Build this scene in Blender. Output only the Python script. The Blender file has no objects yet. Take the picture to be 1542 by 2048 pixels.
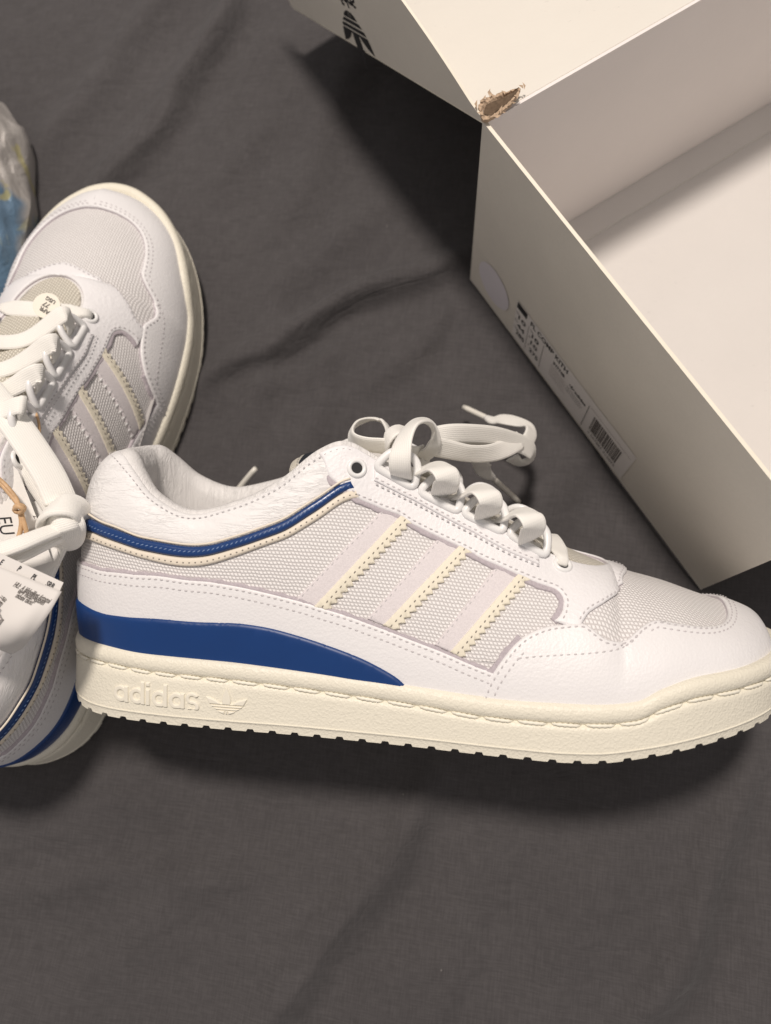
import bpy, bmesh, math, random
import numpy as np
from mathutils import Vector, Matrix
from mathutils.geometry import delaunay_2d_cdt

random.seed(7); rng = np.random.default_rng(7)
SC = bpy.context.scene
COL = SC.collection
CM = 0.01

# ------------------------------------------------------------------ camera, world, lamp, exposure
FPX = 1479.0
HCAM = 38.0                                   # cm above the bed sheet
_n = np.array([103., -377., -FPX]); _n /= np.linalg.norm(_n)
_zc = -_n
_ex = np.array([1., 0, 0]) - _zc[0]*_zc; _ex /= np.linalg.norm(_ex)
_ey = np.cross(_zc, _ex)
MW = np.stack([_ex, _ey, _zc], 1)             # world -> camera rotation
CAMP = np.array([0., 0., HCAM])
def ray(px, py):
    d = MW.T @ np.array([px-771., 1024.-py, -FPX]); return d/np.linalg.norm(d)
def at(px, py, z):
    """world point (cm) at height z seen at the photograph's pixel px,py"""
    d = ray(px, py); return CAMP + d*((z-HCAM)/d[2])
def proj(P):
    c = (np.asarray(P) - CAMP) @ MW.T
    return np.stack([771 + FPX*c[..., 0]/-c[..., 2], 1024 - FPX*c[..., 1]/-c[..., 2]], -1)

cam = bpy.data.cameras.new('camera'); camo = bpy.data.objects.new('camera', cam); COL.objects.link(camo)
cam.sensor_fit = 'VERTICAL'; cam.sensor_height = 36.0; cam.sensor_width = 36.0*1542/2048
cam.lens = FPX/2048*36.0
cam.clip_start = 0.01; cam.clip_end = 50
R = Matrix([list(r) for r in MW]).transposed()
camo.matrix_world = Matrix.Translation(Vector(CAMP*CM)) @ R.to_4x4()
cam.dof.use_dof = True; cam.dof.focus_distance = 0.295; cam.dof.aperture_fstop = 7.5
SC.camera = camo
SC.render.resolution_x = 771; SC.render.resolution_y = 1024

world = bpy.data.worlds.new("World"); SC.world = world; world.use_nodes = True
bg = world.node_tree.nodes['Background']
bg.inputs[0].default_value = (1.0, 0.935, 0.91, 1); bg.inputs[1].default_value = 0.335
SC.view_settings.view_transform = 'Standard'; SC.view_settings.look = 'None'
SC.view_settings.exposure = 0.0; SC.view_settings.gamma = 1.0

def disc_lamp(name, loc, target, power, size, col):
    l = bpy.data.lights.new(name, 'AREA'); l.shape = 'DISK'; l.size = size; l.energy = power; l.color = col
    o = bpy.data.objects.new(name, l); COL.objects.link(o)
    o.location = Vector(loc)*CM
    o.rotation_euler = (Vector(target)-Vector(loc)).to_track_quat('-Z', 'Y').to_euler()
    return o
LAMP = (-13, 58, 175)
disc_lamp('ceiling_lamp', LAMP, (0, 0, 0), 26.5, 0.22, (1.0, 0.905, 0.82))

# ------------------------------------------------------------------ materials
class NT:
    def __init__(s, name):
        s.m = bpy.data.materials.new(name); s.m.use_nodes = True
        s.t = s.m.node_tree; s.b = s.t.nodes['Principled BSDF']
    def n(s, typ, **kw):
        nd = s.t.nodes.new(typ)
        for k, v in kw.items():
            if k.startswith('i_'):
                key = k[2:]; key = int(key) if key.isdigit() else key.replace('_', ' ')
                nd.inputs[key].default_value = v
            else: setattr(nd, k, v)
        return nd
    def l(s, a, b): s.t.links.new(a, b)
    def math(s, op, a, b=None, c=None):
        nd = s.n('ShaderNodeMath', operation=op)
        for i, v in enumerate((a, b, c)):
            if v is None: continue
            if isinstance(v, (int, float)): nd.inputs[i].default_value = v
            else: s.l(v, nd.inputs[i])
        return nd.outputs[0]
    def ramp(s, fac, stops):
        nd = s.n('ShaderNodeValToRGB'); e = nd.color_ramp.elements
        while len(e) < len(stops): e.new(0.5)
        for el, (p, c) in zip(e, stops): el.position = p; el.color = (*c, 1) if len(c) == 3 else c
        s.l(fac, nd.inputs[0]); return nd.outputs[0]
    def bump(s, h, strength, dist, normal=None):
        nd = s.n('ShaderNodeBump'); nd.inputs['Strength'].default_value = strength; nd.inputs['Distance'].default_value = dist*CM
        s.l(h, nd.inputs['Height'])
        if normal is not None: s.l(normal, nd.inputs['Normal'])
        return nd.outputs[0]
def obj_coord(m, scale=(100, 100, 100)):
    tc = m.n('ShaderNodeTexCoord'); mp = m.n('ShaderNodeMapping'); mp.inputs['Scale'].default_value = scale
    m.l(tc.outputs['Object'], mp.inputs[0]); return mp.outputs[0]
def uv_coord(m):
    return m.n('ShaderNodeUVMap').outputs[0]
def noise(m, vec, scale, detail=3, rough=0.55, dist=0.0):
    nd = m.n('ShaderNodeTexNoise'); nd.inputs['Scale'].default_value = scale; nd.inputs['Detail'].default_value = detail
    nd.inputs['Roughness'].default_value = rough; nd.inputs['Distortion'].default_value = dist
    m.l(vec, nd.inputs['Vector']); return nd.outputs['Fac']
def voro(m, vec, scale, feature='F1', rnd=1.0):
    nd = m.n('ShaderNodeTexVoronoi', feature=feature); nd.inputs['Scale'].default_value = scale
    nd.inputs['Randomness'].default_value = rnd
    m.l(vec, nd.inputs['Vector']); return nd.outputs['Distance']
def mixc(m, fac, a, b):
    nd = m.n('ShaderNodeMix', data_type='RGBA')
    for sock, v in ((nd.inputs['Factor'], fac), (nd.inputs[6], a), (nd.inputs[7], b)):
        if isinstance(v, (int, float)): sock.default_value = v
        elif isinstance(v, tuple): sock.default_value = (*v, 1)
        else: m.l(v, sock)
    return nd.outputs[2]

def mat_plain(name, col, rough=0.5, var=0.04, vs=1.5, bump=0.0, bs=20, bd=0.01, spec=0.5):
    m = NT(name); v = obj_coord(m)
    f = noise(m, v, vs, 4)
    c = mixc(m, f, tuple(x*(1-var) for x in col), tuple(min(1, x*(1+var)) for x in col))
    m.l(c, m.b.inputs['Base Color']); m.b.inputs['Roughness'].default_value = rough
    m.b.inputs['Specular IOR Level'].default_value = spec
    if bump:
        m.l(m.bump(noise(m, v, bs, 3), bump, bd), m.b.inputs['Normal'])
    return m.m

def mat_leather(name, col, rough=0.45, grain=0.35, wr=0.0, wscale=(1, 1, 1), gs=9):
    m = NT(name); v = obj_coord(m)
    f = noise(m, v, 0.8, 4)
    c = mixc(m, f, tuple(x*0.97 for x in col), col)
    m.l(c, m.b.inputs['Base Color']); m.b.inputs['Roughness'].default_value = rough
    m.b.inputs['Specular IOR Level'].default_value = 0.4
    g = voro(m, v, gs); n2 = noise(m, v, gs*2.5, 2)
    h = m.math('ADD', m.math('MULTIPLY', g, 0.7), m.math('MULTIPLY', n2, 0.5))
    nrm = m.bump(h, min(grain, 1), 0.017)
    if wr:
        v2 = obj_coord(m, tuple(100*s for s in wscale))
        w = noise(m, v2, 1.6, 4, 0.6, 0.6)
        ridg = m.math('ABSOLUTE', m.math('SUBTRACT', w, 0.5))
        ridg = m.math('POWER', ridg, 0.6)
        msk = m.ramp(noise(m, v, 0.35, 2), [(0.35, (0.25,)*3), (0.65, (1,)*3)])
        ridg = m.math('MULTIPLY', ridg, msk)
        nrm = m.bump(ridg, wr, 0.12, nrm)
    m.l(nrm, m.b.inputs['Normal'])
    return m.m

def mat_weave(name, a, b, hi, lo, contrast=1.0, bd=0.05, rough=0.6, row_tilt=0.0, use_uv=True):
    """open basket cloth: rows of slanted yarn loops; a = along, b = row height (cm)"""
    m = NT(name); vec = uv_coord(m)
    sp = m.n('ShaderNodeSeparateXYZ'); m.l(vec, sp.inputs[0])
    U, V = sp.outputs[0], sp.outputs[1]
    if row_tilt: V = m.math('ADD', V, m.math('MULTIPLY', U, row_tilt))
    nz = m.math('MULTIPLY', m.math('SUBTRACT', noise(m, vec, 2.5, 2), 0.5), 0.10)
    V = m.math('ADD', V, nz)
    rv = m.math('DIVIDE', V, b); row = m.math('FLOOR', rv); fv = m.math('FRACT', rv)
    ru = m.math('ADD', m.math('DIVIDE', U, a), m.math('MULTIPLY', m.math('MODULO', row, 2.0), 0.5))
    ru = m.math('ADD', ru, m.math('MULTIPLY', fv, 0.35))
    hu = m.math('ABSOLUTE', m.math('SINE', m.math('MULTIPLY', ru, math.pi)))
    hv = m.math('SINE', m.math('MULTIPLY', fv, math.pi))
    h = m.math('MULTIPLY', m.math('POWER', hu, 0.7), m.math('POWER', hv, 0.8))
    grain = noise(m, vec, 14, 2)
    hh = m.math('ADD', h, m.math('MULTIPLY', m.math('SUBTRACT', grain, 0.5), 0.35))
    c = m.ramp(hh, [(0.08, lo), (0.55*contrast, tuple((x+y)/2*1.03 for x, y in zip(lo, hi))), (0.9, hi)])
    m.l(c, m.b.inputs['Base Color']); m.b.inputs['Roughness'].default_value = rough
    m.b.inputs['Sheen Weight'].default_value = 0.15
    m.l(m.bump(h, 0.9, bd), m.b.inputs['Normal'])
    return m.m

def mat_suede(name, col, amt=0.12, sc=11):
    m = NT(name); v = obj_coord(m)
    f = noise(m, v, sc, 5, 0.7)
    c = m.ramp(f, [(0.3, tuple(x*(1-amt) for x in col)), (0.7, tuple(min(1, x*(1+amt)) for x in col))])
    m.l(c, m.b.inputs['Base Color']); m.b.inputs['Roughness'].default_value = 0.95
    m.b.inputs['Sheen Weight'].default_value = 0.4; m.b.inputs['Sheen Roughness'].default_value = 0.4
    m.b.inputs['Specular IOR Level'].default_value = 0.1
    m.l(m.bump(f, 0.7, 0.03), m.b.inputs['Normal'])
    return m.m

def mat_rubber(name, col):
    m = NT(name); v = obj_coord(m)
    f = noise(m, v, 0.7, 4)
    c = mixc(m, f, tuple(x*0.96 for x in col), col)
    m.l(c, m.b.inputs['Base Color']); m.b.inputs['Roughness'].default_value = 0.48
    m.b.inputs['Subsurface Weight'].default_value = 0.0
    v2 = m.n('ShaderNodeVectorMath', operation='ADD')
    nt = m.n('ShaderNodeTexNoise'); nt.inputs['Scale'].default_value = 5; m.l(v, nt.inputs['Vector'])
    sc = m.n('ShaderNodeVectorMath', operation='SCALE'); sc.inputs['Scale'].default_value = 0.22
    m.l(nt.outputs['Color'], sc.inputs[0]); m.l(v, v2.inputs[0]); m.l(sc.outputs[0], v2.inputs[1])
    d = voro(m, v2.outputs[0], 9.5)
    d2 = noise(m, v2.outputs[0], 12, 2)
    h = m.math('ADD', m.math('POWER', d, 1.4), m.math('MULTIPLY', d2, 0.5))
    m.l(m.bump(h, 0.6, 0.026), m.b.inputs['Normal'])
    return m.m

def mat_lace(name, col):
    m = NT(name); vec = uv_coord(m)
    sp = m.n('ShaderNodeSeparateXYZ'); m.l(vec, sp.inputs[0]); U, V = sp.outputs[0], sp.outputs[1]
    # plait: chevrons in narrow lengthwise wales
    b = 0.082
    rv = m.math('DIVIDE', V, b); fv = m.math('ABSOLUTE', m.math('SUBTRACT', m.math('FRACT', rv), 0.5))
    hv = m.math('COSINE', m.math('MULTIPLY', fv, math.pi))
    ru = m.math('ADD', m.math('DIVIDE', U, 0.085), m.math('MULTIPLY', fv, 1.3))
    hu = m.math('ABSOLUTE', m.math('SINE', m.math('MULTIPLY', ru, math.pi)))
    h = m.math('MULTIPLY', m.math('POWER', hv, 0.7), m.math('ADD', m.math('MULTIPLY', hu, 0.55), 0.45))
    c = m.ramp(h, [(0.05, tuple(x*0.88 for x in col)), (0.4, col)])
    m.l(c, m.b.inputs['Base Color']); m.b.inputs['Roughness'].default_value = 0.8
    m.b.inputs['Sheen Weight'].default_value = 0.3; m.b.inputs['Specular IOR Level'].default_value = 0.2
    m.l(m.bump(h, 0.6, 0.018), m.b.inputs['Normal'])
    return m.m

def mat_sheet():
    m = NT('charcoal_cotton_sheet'); v = obj_coord(m)
    f = noise(m, v, 0.09, 5, 0.6); f2 = noise(m, v, 1.2, 5, 0.7)
    g = m.math('ADD', m.math('MULTIPLY', f, 0.6), m.math('MULTIPLY', f2, 0.4))
    c = m.ramp(g, [(0.3, (0.069, 0.0645, 0.0660)), (0.7, (0.092, 0.0860, 0.0875))])
    mp = m.n('ShaderNodeMapping'); mp.inputs['Scale'].default_value = (1, 1, 1)
    mp.inputs['Rotation'].default_value = (0, 0, math.radians(8)); m.l(v, mp.inputs[0])
    sp = m.n('ShaderNodeSeparateXYZ'); m.l(mp.outputs[0], sp.inputs[0])
    wx = m.math('SINE', m.math('MULTIPLY', sp.outputs[0], 2*math.pi/0.085))
    wy = m.math('SINE', m.math('MULTIPLY', sp.outputs[1], 2*math.pi/0.085))
    # slub: long thin threads in both directions
    s1 = m.n('ShaderNodeMapping'); s1.inputs['Scale'].default_value = (1.2, 16, 1); m.l(mp.outputs[0], s1.inputs[0])
    s2 = m.n('ShaderNodeMapping'); s2.inputs['Scale'].default_value = (16, 1.2, 1); m.l(mp.outputs[0], s2.inputs[0])
    t1 = noise(m, s1.outputs[0], 1, 2); t2 = noise(m, s2.outputs[0], 1, 2)
    th = m.math('MULTIPLY', m.math('ADD', t1, t2), 0.5)
    sh = m.ramp(th, [(0.40, (0.88,)*3), (0.62, (1.12,)*3)])
    mul = m.n('ShaderNodeMix', data_type='RGBA', blend_type='MULTIPLY'); mul.inputs['Factor'].default_value = 1
    m.l(c, mul.inputs[6]); m.l(sh, mul.inputs[7])
    lint = m.ramp(voro(m, v, 0.55), [(0.018, (1, 1, 1)), (0.03, (0, 0, 0))])
    cc = mixc(m, lint, mul.outputs[2], (0.17, 0.16, 0.155))
    m.l(cc, m.b.inputs['Base Color']); m.b.inputs['Roughness'].default_value = 0.95
    m.b.inputs['Specular IOR Level'].default_value = 0.15; m.b.inputs['Sheen Weight'].default_value = 0.12
    h = m.math('ADD', m.math('MULTIPLY', m.math('MULTIPLY', wx, wy), 0.4), m.math('MULTIPLY', th, 0.8))
    nrm = m.bump(h, 0.5, 0.02)
    cr = m.n('ShaderNodeMapping'); cr.inputs['Rotation'].default_value = (0, 0, math.radians(-48)); cr.inputs['Scale'].default_value = (0.16, 0.5, 1); m.l(v, cr.inputs[0])
    rg = m.math('ABSOLUTE', m.math('SUBTRACT', noise(m, cr.outputs[0], 0.9, 3, 0.5, 0.5), 0.5))
    nrm = m.bump(m.math('POWER', rg, 0.7), 0.45, 0.35, nrm)
    big = noise(m, v, 0.6, 3, 0.5, 0.4)
    nrm = m.bump(big, 0.35, 0.25, nrm)
    m.l(nrm, m.b.inputs['Normal'])
    return m.m

def mat_board(name, col, scuffs=False, rough=0.6, blot=0.04):
    m = NT(name); v = obj_coord(m)
    f = noise(m, v, 0.22, 4); f2 = noise(m, v, 6, 4)
    g = m.math('ADD', m.math('MULTIPLY', f, 0.7), m.math('MULTIPLY', f2, 0.3))
    c = m.ramp(g, [(0.3, tuple(x*(1-blot) for x in col)), (0.7, tuple(min(1, x*(1+blot)) for x in col))])
    if scuffs:
        st = m.n('ShaderNodeMapping'); st.inputs['Scale'].default_value = (1.0, 3.0, 1); st.inputs['Rotation'].default_value = (0, 0, 0.6)
        m.l(v, st.inputs[0])
        d = noise(m, st.outputs[0], 2.2, 4, 0.65, 0.5)
        area = m.ramp(noise(m, v, 0.16, 2), [(0.50, (0, 0, 0)), (0.62, (1, 1, 1))])
        k = m.math('MULTIPLY', m.ramp(d, [(0.66, (0, 0, 0)), (0.71, (1, 1, 1))]), area)
        k = m.math('MULTIPLY', k, 0.5)
        c = mixc(m, k, c, tuple(x*0.55 for x in col))
    m.l(c, m.b.inputs['Base Color']); m.b.inputs['Roughness'].default_value = rough
    m.b.inputs['Specular IOR Level'].default_value = 0.3
    nrm = m.bump(f2, 0.15, 0.01); nrm = m.bump(f, 0.25, 0.25, nrm)
    m.l(nrm, m.b.inputs['Normal'])
    return m.m

M = {}
M['knit'] = mat_weave('white_mesh_textile', 0.15, 0.135, (0.90, 0.88, 0.87), (0.60, 0.57, 0.56), bd=0.03)
M['knit_fine'] = mat_weave('cream_tongue_textile', 0.15, 0.13, (0.78, 0.74, 0.65), (0.50, 0.46, 0.38), bd=0.04)
M['leather'] = mat_leather('white_smooth_leather', (0.86, 0.845, 0.85), 0.42, 0.7, 0.14)
M['leather_tumbled'] = mat_leather('white_tumbled_leather', (0.86, 0.845, 0.855), 0.45, 1.0, 0.25, (1.0, 1.0, 1.0), 7)
M['leather_soft'] = mat_leather('white_creased_leather', (0.86, 0.845, 0.84), 0.45, 0.4, 0.75, (0.55, 1.1, 2.4), 8)
M['leather_pucker'] = mat_leather('white_puckered_lining', (0.82, 0.80, 0.785), 0.5, 0.2, 0.8, (3.2, 1.2, 0.45), 8)
M['raw_edge'] = mat_suede('grey_raw_leather_edge', (0.50, 0.45, 0.48), 0.15)
M['suede'] = mat_suede('pale_grey_suede', (0.76, 0.71, 0.72), 0.08, 14)
M['cream_leather'] = mat_leather('cream_leather_trim', (0.85, 0.79, 0.65), 0.6, 0.3, 0.2, (1, 1, 1), 10)
M['pale_trim'] = mat_leather('pale_beige_leather_trim', (0.82, 0.74, 0.62), 0.5, 0.25)
M['blue_patent'] = mat_plain('blue_glossy_leather', (0.010, 0.045, 0.17), 0.28, 0.1, 2, 0.25, 6, 0.03)
M['blue_rubber'] = mat_plain('blue_moulded_rubber', (0.003, 0.040, 0.175), 0.42, 0.06, 0.8, 0.15, 30, 0.01)
M['sole'] = mat_rubber('cream_grained_rubber', (0.85, 0.805, 0.68))
M['sole_smooth'] = mat_plain('cream_smooth_rubber', (0.85, 0.805, 0.69), 0.45, 0.03, 2, 0.15, 10, 0.01)
M['thread'] = mat_plain('grey_white_thread', (0.60, 0.57, 0.58), 0.8, 0.15, 8)
M['thread_dark'] = mat_plain('dark_needle_thread', (0.26, 0.23, 0.20), 0.8, 0.15, 8)
M['thread_blue'] = mat_plain('light_blue_thread', (0.16, 0.24, 0.42), 0.5, 0.2, 8)
M['thread_cream'] = mat_plain('cream_sole_thread', (0.86, 0.82, 0.70), 0.5, 0.08, 8)
M['lace'] = mat_lace('white_woven_lace', (0.93, 0.91, 0.86))
M['plastic'] = mat_plain('white_moulded_plastic', (0.86, 0.855, 0.85), 0.3, 0.01)
M['tip'] = mat_plain('white_lace_tip_plastic', (0.80, 0.77, 0.70), 0.25, 0.03)
M['webbing'] = mat_weave('beige_ribbed_webbing', 0.5, 0.09, (0.82, 0.77, 0.66), (0.5, 0.46, 0.38), bd=0.03)
M['black_fab'] = mat_plain('dark_navy_label_cloth', (0.012, 0.016, 0.024), 0.7)
M['insole'] = mat_plain('grey_insole_foam', (0.45, 0.43, 0.42), 0.9)
M['sheet'] = mat_sheet()
M['board_out'] = mat_board('greige_box_board', (0.76, 0.715, 0.635), blot=0.05)
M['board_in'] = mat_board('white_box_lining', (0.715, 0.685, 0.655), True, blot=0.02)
M['board_wall_lit'] = mat_board('white_box_wall_lining_lit', (0.84, 0.79, 0.765), True, blot=0.02)  # same lining made paler for the back wall: bounced light put into the colour
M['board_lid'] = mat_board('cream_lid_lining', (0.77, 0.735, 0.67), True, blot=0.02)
M['board_edge'] = mat_board('cream_board_edge', (0.86, 0.80, 0.68))
M['kraft'] = mat_suede('torn_brown_kraft_board', (0.50, 0.37, 0.26), 0.3, 6)
M['kraft_shade'] = mat_suede('brown_kraft_painted_shade', (0.13, 0.09, 0.06), 0.3, 6)  # darker copy of the kraft: shade of the torn recess put into the colour
M['label'] = mat_plain('white_label_paper', (0.84, 0.80, 0.76), 0.5, 0.02)
M['sticker'] = mat_plain('lilac_white_sticker', (0.80, 0.76, 0.80), 0.4, 0.01)
M['ink'] = mat_plain('black_print_ink', (0.012, 0.012, 0.014), 0.6, 0.1)
M['ink_grey'] = mat_plain('grey_print_ink', (0.12, 0.105, 0.095), 0.6, 0.1)
M['ink_soft'] = mat_plain('faint_print_ink', (0.33, 0.28, 0.25), 0.6, 0.1)
M['card'] = mat_plain('white_tag_card', (0.84, 0.82, 0.79), 0.5, 0.02)
M['paper'] = mat_plain('white_leaflet_paper', (0.72, 0.69, 0.66), 0.6, 0.02)
M['cream_disc'] = mat_plain('cream_sticker_paper', (0.84, 0.79, 0.68), 0.5, 0.02)
M['twine'] = mat_plain('tan_waxed_twine', (0.62, 0.40, 0.22), 0.5, 0.25, 5, 0.5, 12, 0.03)
M['hole_shade'] = mat_plain('painted_hole_shade', (0.03, 0.03, 0.032), 0.9)  # near-black colour painted in for the shade inside the eyelets

def mat_bag():
    m = NT('crumpled_translucent_plastic'); v = obj_coord(m)
    sp = m.n('ShaderNodeSeparateXYZ'); m.l(v, sp.inputs[0])
    n1 = noise(m, v, 0.35, 2)
    # blue print down the left, yellow flecks, pale translucent margin
    bb = at(-60, 400, 0); xe = at(18, 450, 3)[0]-bb[0]; ye = at(0, 375, 3)[1]-bb[1]
    e = m.math('ADD', m.math('SUBTRACT', sp.outputs[0], xe), m.math('MULTIPLY', m.math('SUBTRACT', n1, 0.5), 1.0))
    blue = m.ramp(m.math('ADD', e, 0.5), [(0.35, (1, 1, 1)), (0.65, (0, 0, 0))])
    e2 = m.math('ADD', m.math('SUBTRACT', sp.outputs[1], ye), m.math('MULTIPLY', m.math('SUBTRACT', n1, 0.5), 1.5))
    top = m.ramp(m.math('ADD', e2, 0.5), [(0.3, (1, 1, 1)), (0.7, (0, 0, 0))])
    kb = m.math('MULTIPLY', blue, top)
    c = mixc(m, kb, (0.50, 0.47, 0.44), (0.16, 0.27, 0.40))
    yl = m.ramp(noise(m, v, 0.45, 2, 0.5, 1.0), [(0.60, (0, 0, 0)), (0.66, (1, 1, 1))])
    c = mixc(m, m.math('MULTIPLY', yl, 0.7), c, (0.62, 0.56, 0.22))
    m.l(c, m.b.inputs['Base Color']); m.b.inputs['Roughness'].default_value = 0.3
    m.b.inputs['Transmission Weight'].default_value = 0.15
    m.l(m.bump(noise(m, v, 0.9, 4, 0.6, 1.0), 0.5, 0.25), m.b.inputs['Normal'])
    return m.m
M['bag'] = mat_bag()

# ------------------------------------------------------------------ mesh helpers
def tag(o, label=None, cat=None, group=None, kind=None):
    if label: o['label'] = label
    if cat: o['category'] = cat
    if group: o['group'] = group
    if kind: o['kind'] = kind
    return o
def empty(name, loc=(0, 0, 0)):
    o = bpy.data.objects.new(name, None); o.empty_display_size = 0.02; COL.objects.link(o); o.location = Vector(loc)*CM; return o
def link(name, me, parent=None):
    o = bpy.data.objects.new(name, me); COL.objects.link(o)
    if parent is not None: o.parent = parent
    return o
def mesh(name, V, F, mats, parent=None, uv=None, smooth=True, midx=None, sharp=None, weld=0.0):
    """V in cm"""
    me = bpy.data.meshes.new(name)
    V = np.asarray(V, float)*CM
    me.from_pydata(V.tolist(), [], [tuple(int(i) for i in f) for f in F])
    if not isinstance(mats, (list, tuple)): mats = [mats]
    for m in mats: me.materials.append(m)
    if midx is not None: me.polygons.foreach_set('material_index', np.asarray(midx, dtype=np.int32))
    if uv is not None:
        ul = me.uv_layers.new(name='UVMap')
        idx = np.empty(len(me.loops), dtype=np.int32); me.loops.foreach_get('vertex_index', idx)
        ul.data.foreach_set('uv', np.asarray(uv, float)[idx].ravel())
    me.polygons.foreach_set('use_smooth', np.full(len(me.polygons), smooth))
    me.update()
    if weld:
        bm = bmesh.new(); bm.from_mesh(me); bmesh.ops.remove_doubles(bm, verts=bm.verts, dist=weld*CM); bm.to_mesh(me); bm.free()
    if sharp: me.set_sharp_from_angle(angle=math.radians(sharp))
    return link(name, me, parent)
def merge(parts):
    V = []; F = []; U = []; n = 0
    for p in parts:
        v, f = p[0], p[1]
        V.append(np.asarray(v, float)); F += [tuple(i+n for i in ff) for ff in f]
        if len(p) > 2: U.append(np.asarray(p[2], float))
        n += len(v)
    return (np.concatenate(V), F, np.concatenate(U) if U else None)
def pchip(x, y, xi):
    x = np.asarray(x, float); y = np.asarray(y, float); xi = np.asarray(xi, float)
    h = np.diff(x); d = np.diff(y)/h
    m = np.zeros_like(y)
    for i in range(1, len(x)-1):
        if d[i-1]*d[i] > 0:
            w1 = 2*h[i]+h[i-1]; w2 = h[i]+2*h[i-1]
            m[i] = (w1+w2)/(w1/d[i-1]+w2/d[i])
    m[0] = d[0]; m[-1] = d[-1]
    k = np.clip(np.searchsorted(x, xi, side='right')-1, 0, len(x)-2)
    t = (xi-x[k])/h[k]; t = np.clip(t, 0, 1)
    return ((2*t**3-3*t**2+1)*y[k] + (t**3-2*t**2+t)*h[k]*m[k] + (-2*t**3+3*t**2)*y[k+1] + (t**3-t**2)*h[k]*m[k+1])
def spline(P, n=None, step=None, closed=False):
    """Catmull-Rom through P, resampled evenly"""
    P = np.asarray(P, float)
    Q = np.vstack([P[-1], P, P[0], P[1]]) if closed else np.vstack([2*P[0]-P[1], P, 2*P[-1]-P[-2]])
    out = []
    for i in range(1, len(Q)-2):
        p0, p1, p2, p3 = Q[i-1], Q[i], Q[i+1], Q[i+2]
        t = np.linspace(0, 1, 14, endpoint=False)[:, None]
        out.append(0.5*((2*p1)+(p2-p0)*t+(2*p0-5*p1+4*p2-p3)*t**2+(-p0+3*p1-3*p2+p3)*t**3))
    out = np.vstack(out+[Q[-2][None]])
    return resample(out, n, step)
def resample(P, n=None, step=None):
    P = np.asarray(P, float)
    L = np.concatenate([[0], np.cumsum(np.linalg.norm(np.diff(P, axis=0), axis=1))])
    if n is None: n = max(2, int(round(L[-1]/step))+1)
    s = np.linspace(0, L[-1], n)
    return np.stack([np.interp(s, L, P[:, k]) for k in range(P.shape[1])], 1)
def unit(v): return v/np.maximum(np.linalg.norm(v, axis=-1, keepdims=True), 1e-9)
def tube(P, r, sides=8, closed=False, caps=True, flat=1.0, up=None):
    P = np.asarray(P, float); n = len(P)
    T = unit(np.roll(P, -1, 0)-np.roll(P, 1, 0)) if closed else unit(np.gradient(P, axis=0))
    r = np.full(n, r) if np.isscalar(r) else np.asarray(r)
    if up is None:
        N = np.zeros_like(P); v = np.cross(T[0], [0.3, 0.2, 0.9]); v = unit(v)
        for i in range(n):
            v = v - T[i]*(v@T[i]); v = unit(v); N[i] = v
    else:
        up = np.broadcast_to(np.asarray(up, float), P.shape); N = unit(up - T*np.sum(up*T, 1)[:, None])
    B = np.cross(T, N)
    V = []; 
    for k in range(sides):
        a = 2*math.pi*k/sides
        V.append(P + (N*math.cos(a)*flat + B*math.sin(a))*r[:, None])
    V = np.stack(V, 1).reshape(-1, 3)
    F = []
    m = n if closed else n-1
    for i in range(m):
        j = (i+1) % n
        for k in range(sides):
            l = (k+1) % sides
            F.append((i*sides+k, i*sides+l, j*sides+l, j*sides+k))
    if caps and not closed:
        F.append(tuple(range(sides-1, -1, -1))); F.append(tuple((n-1)*sides+k for k in range(sides)))
    return V, F
def ribbon(P, N, w=0.78, th=0.17, step=0.12, wtab=None):
    """flat lace: centre line P, face normals N at the same control points"""
    P = np.asarray(P, float); N = np.asarray(N, float)
    PN = spline(np.hstack([P, N*0.0001]), step=step)
    P2, N2 = PN[:, :3], unit(PN[:, 3:])
    T = unit(np.gradient(P2, axis=0)); N2 = unit(N2 - T*np.sum(N2*T, 1)[:, None]); W = np.cross(T, N2)
    n = len(P2); s = np.linspace(0, 1, n)
    ww = np.full(n, w) if wtab is None else np.interp(s, [a for a, b in wtab], [b for a, b in wtab])
    tt = th*np.clip(w/np.maximum(ww, .2), 1, 1.8)
    K = 14; V = []; U = []
    L = np.concatenate([[0], np.cumsum(np.linalg.norm(np.diff(P2, axis=0), axis=1))])
    for k in range(K):
        a = 2*math.pi*k/K; c, s_ = math.cos(a), math.sin(a)
        x = np.sign(c)*abs(c)**0.55; y = np.sign(s_)*abs(s_)**0.75
        V.append(P2 + W*(x*ww/2)[:, None] + N2*(y*tt/2)[:, None])
        U.append(np.stack([L, np.full(n, (x*w/2)+5)], 1))
    V = np.stack(V, 1).reshape(-1, 3); U = np.stack(U, 1).reshape(-1, 2)
    F = [(i*K+k, i*K+(k+1) % K, (i+1)*K+(k+1) % K, (i+1)*K+k) for i in range(n-1) for k in range(K)]
    F += [tuple(range(K-1, -1, -1)), tuple((n-1)*K+k for k in range(K))]
    return V, F, U
def box_vf(c, ax, ay, az):
    """box: centre c, half vectors"""
    c, ax, ay, az = map(lambda q: np.asarray(q, float), (c, ax, ay, az))
    V = [c+sx*ax+sy*ay+sz*az for sz in (-1, 1) for sy in (-1, 1) for sx in (-1, 1)]
    F = [(0, 2, 3, 1), (4, 5, 7, 6), (0, 1, 5, 4), (2, 6, 7, 3), (0, 4, 6, 2), (1, 3, 7, 5)]
    return V, F
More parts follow.
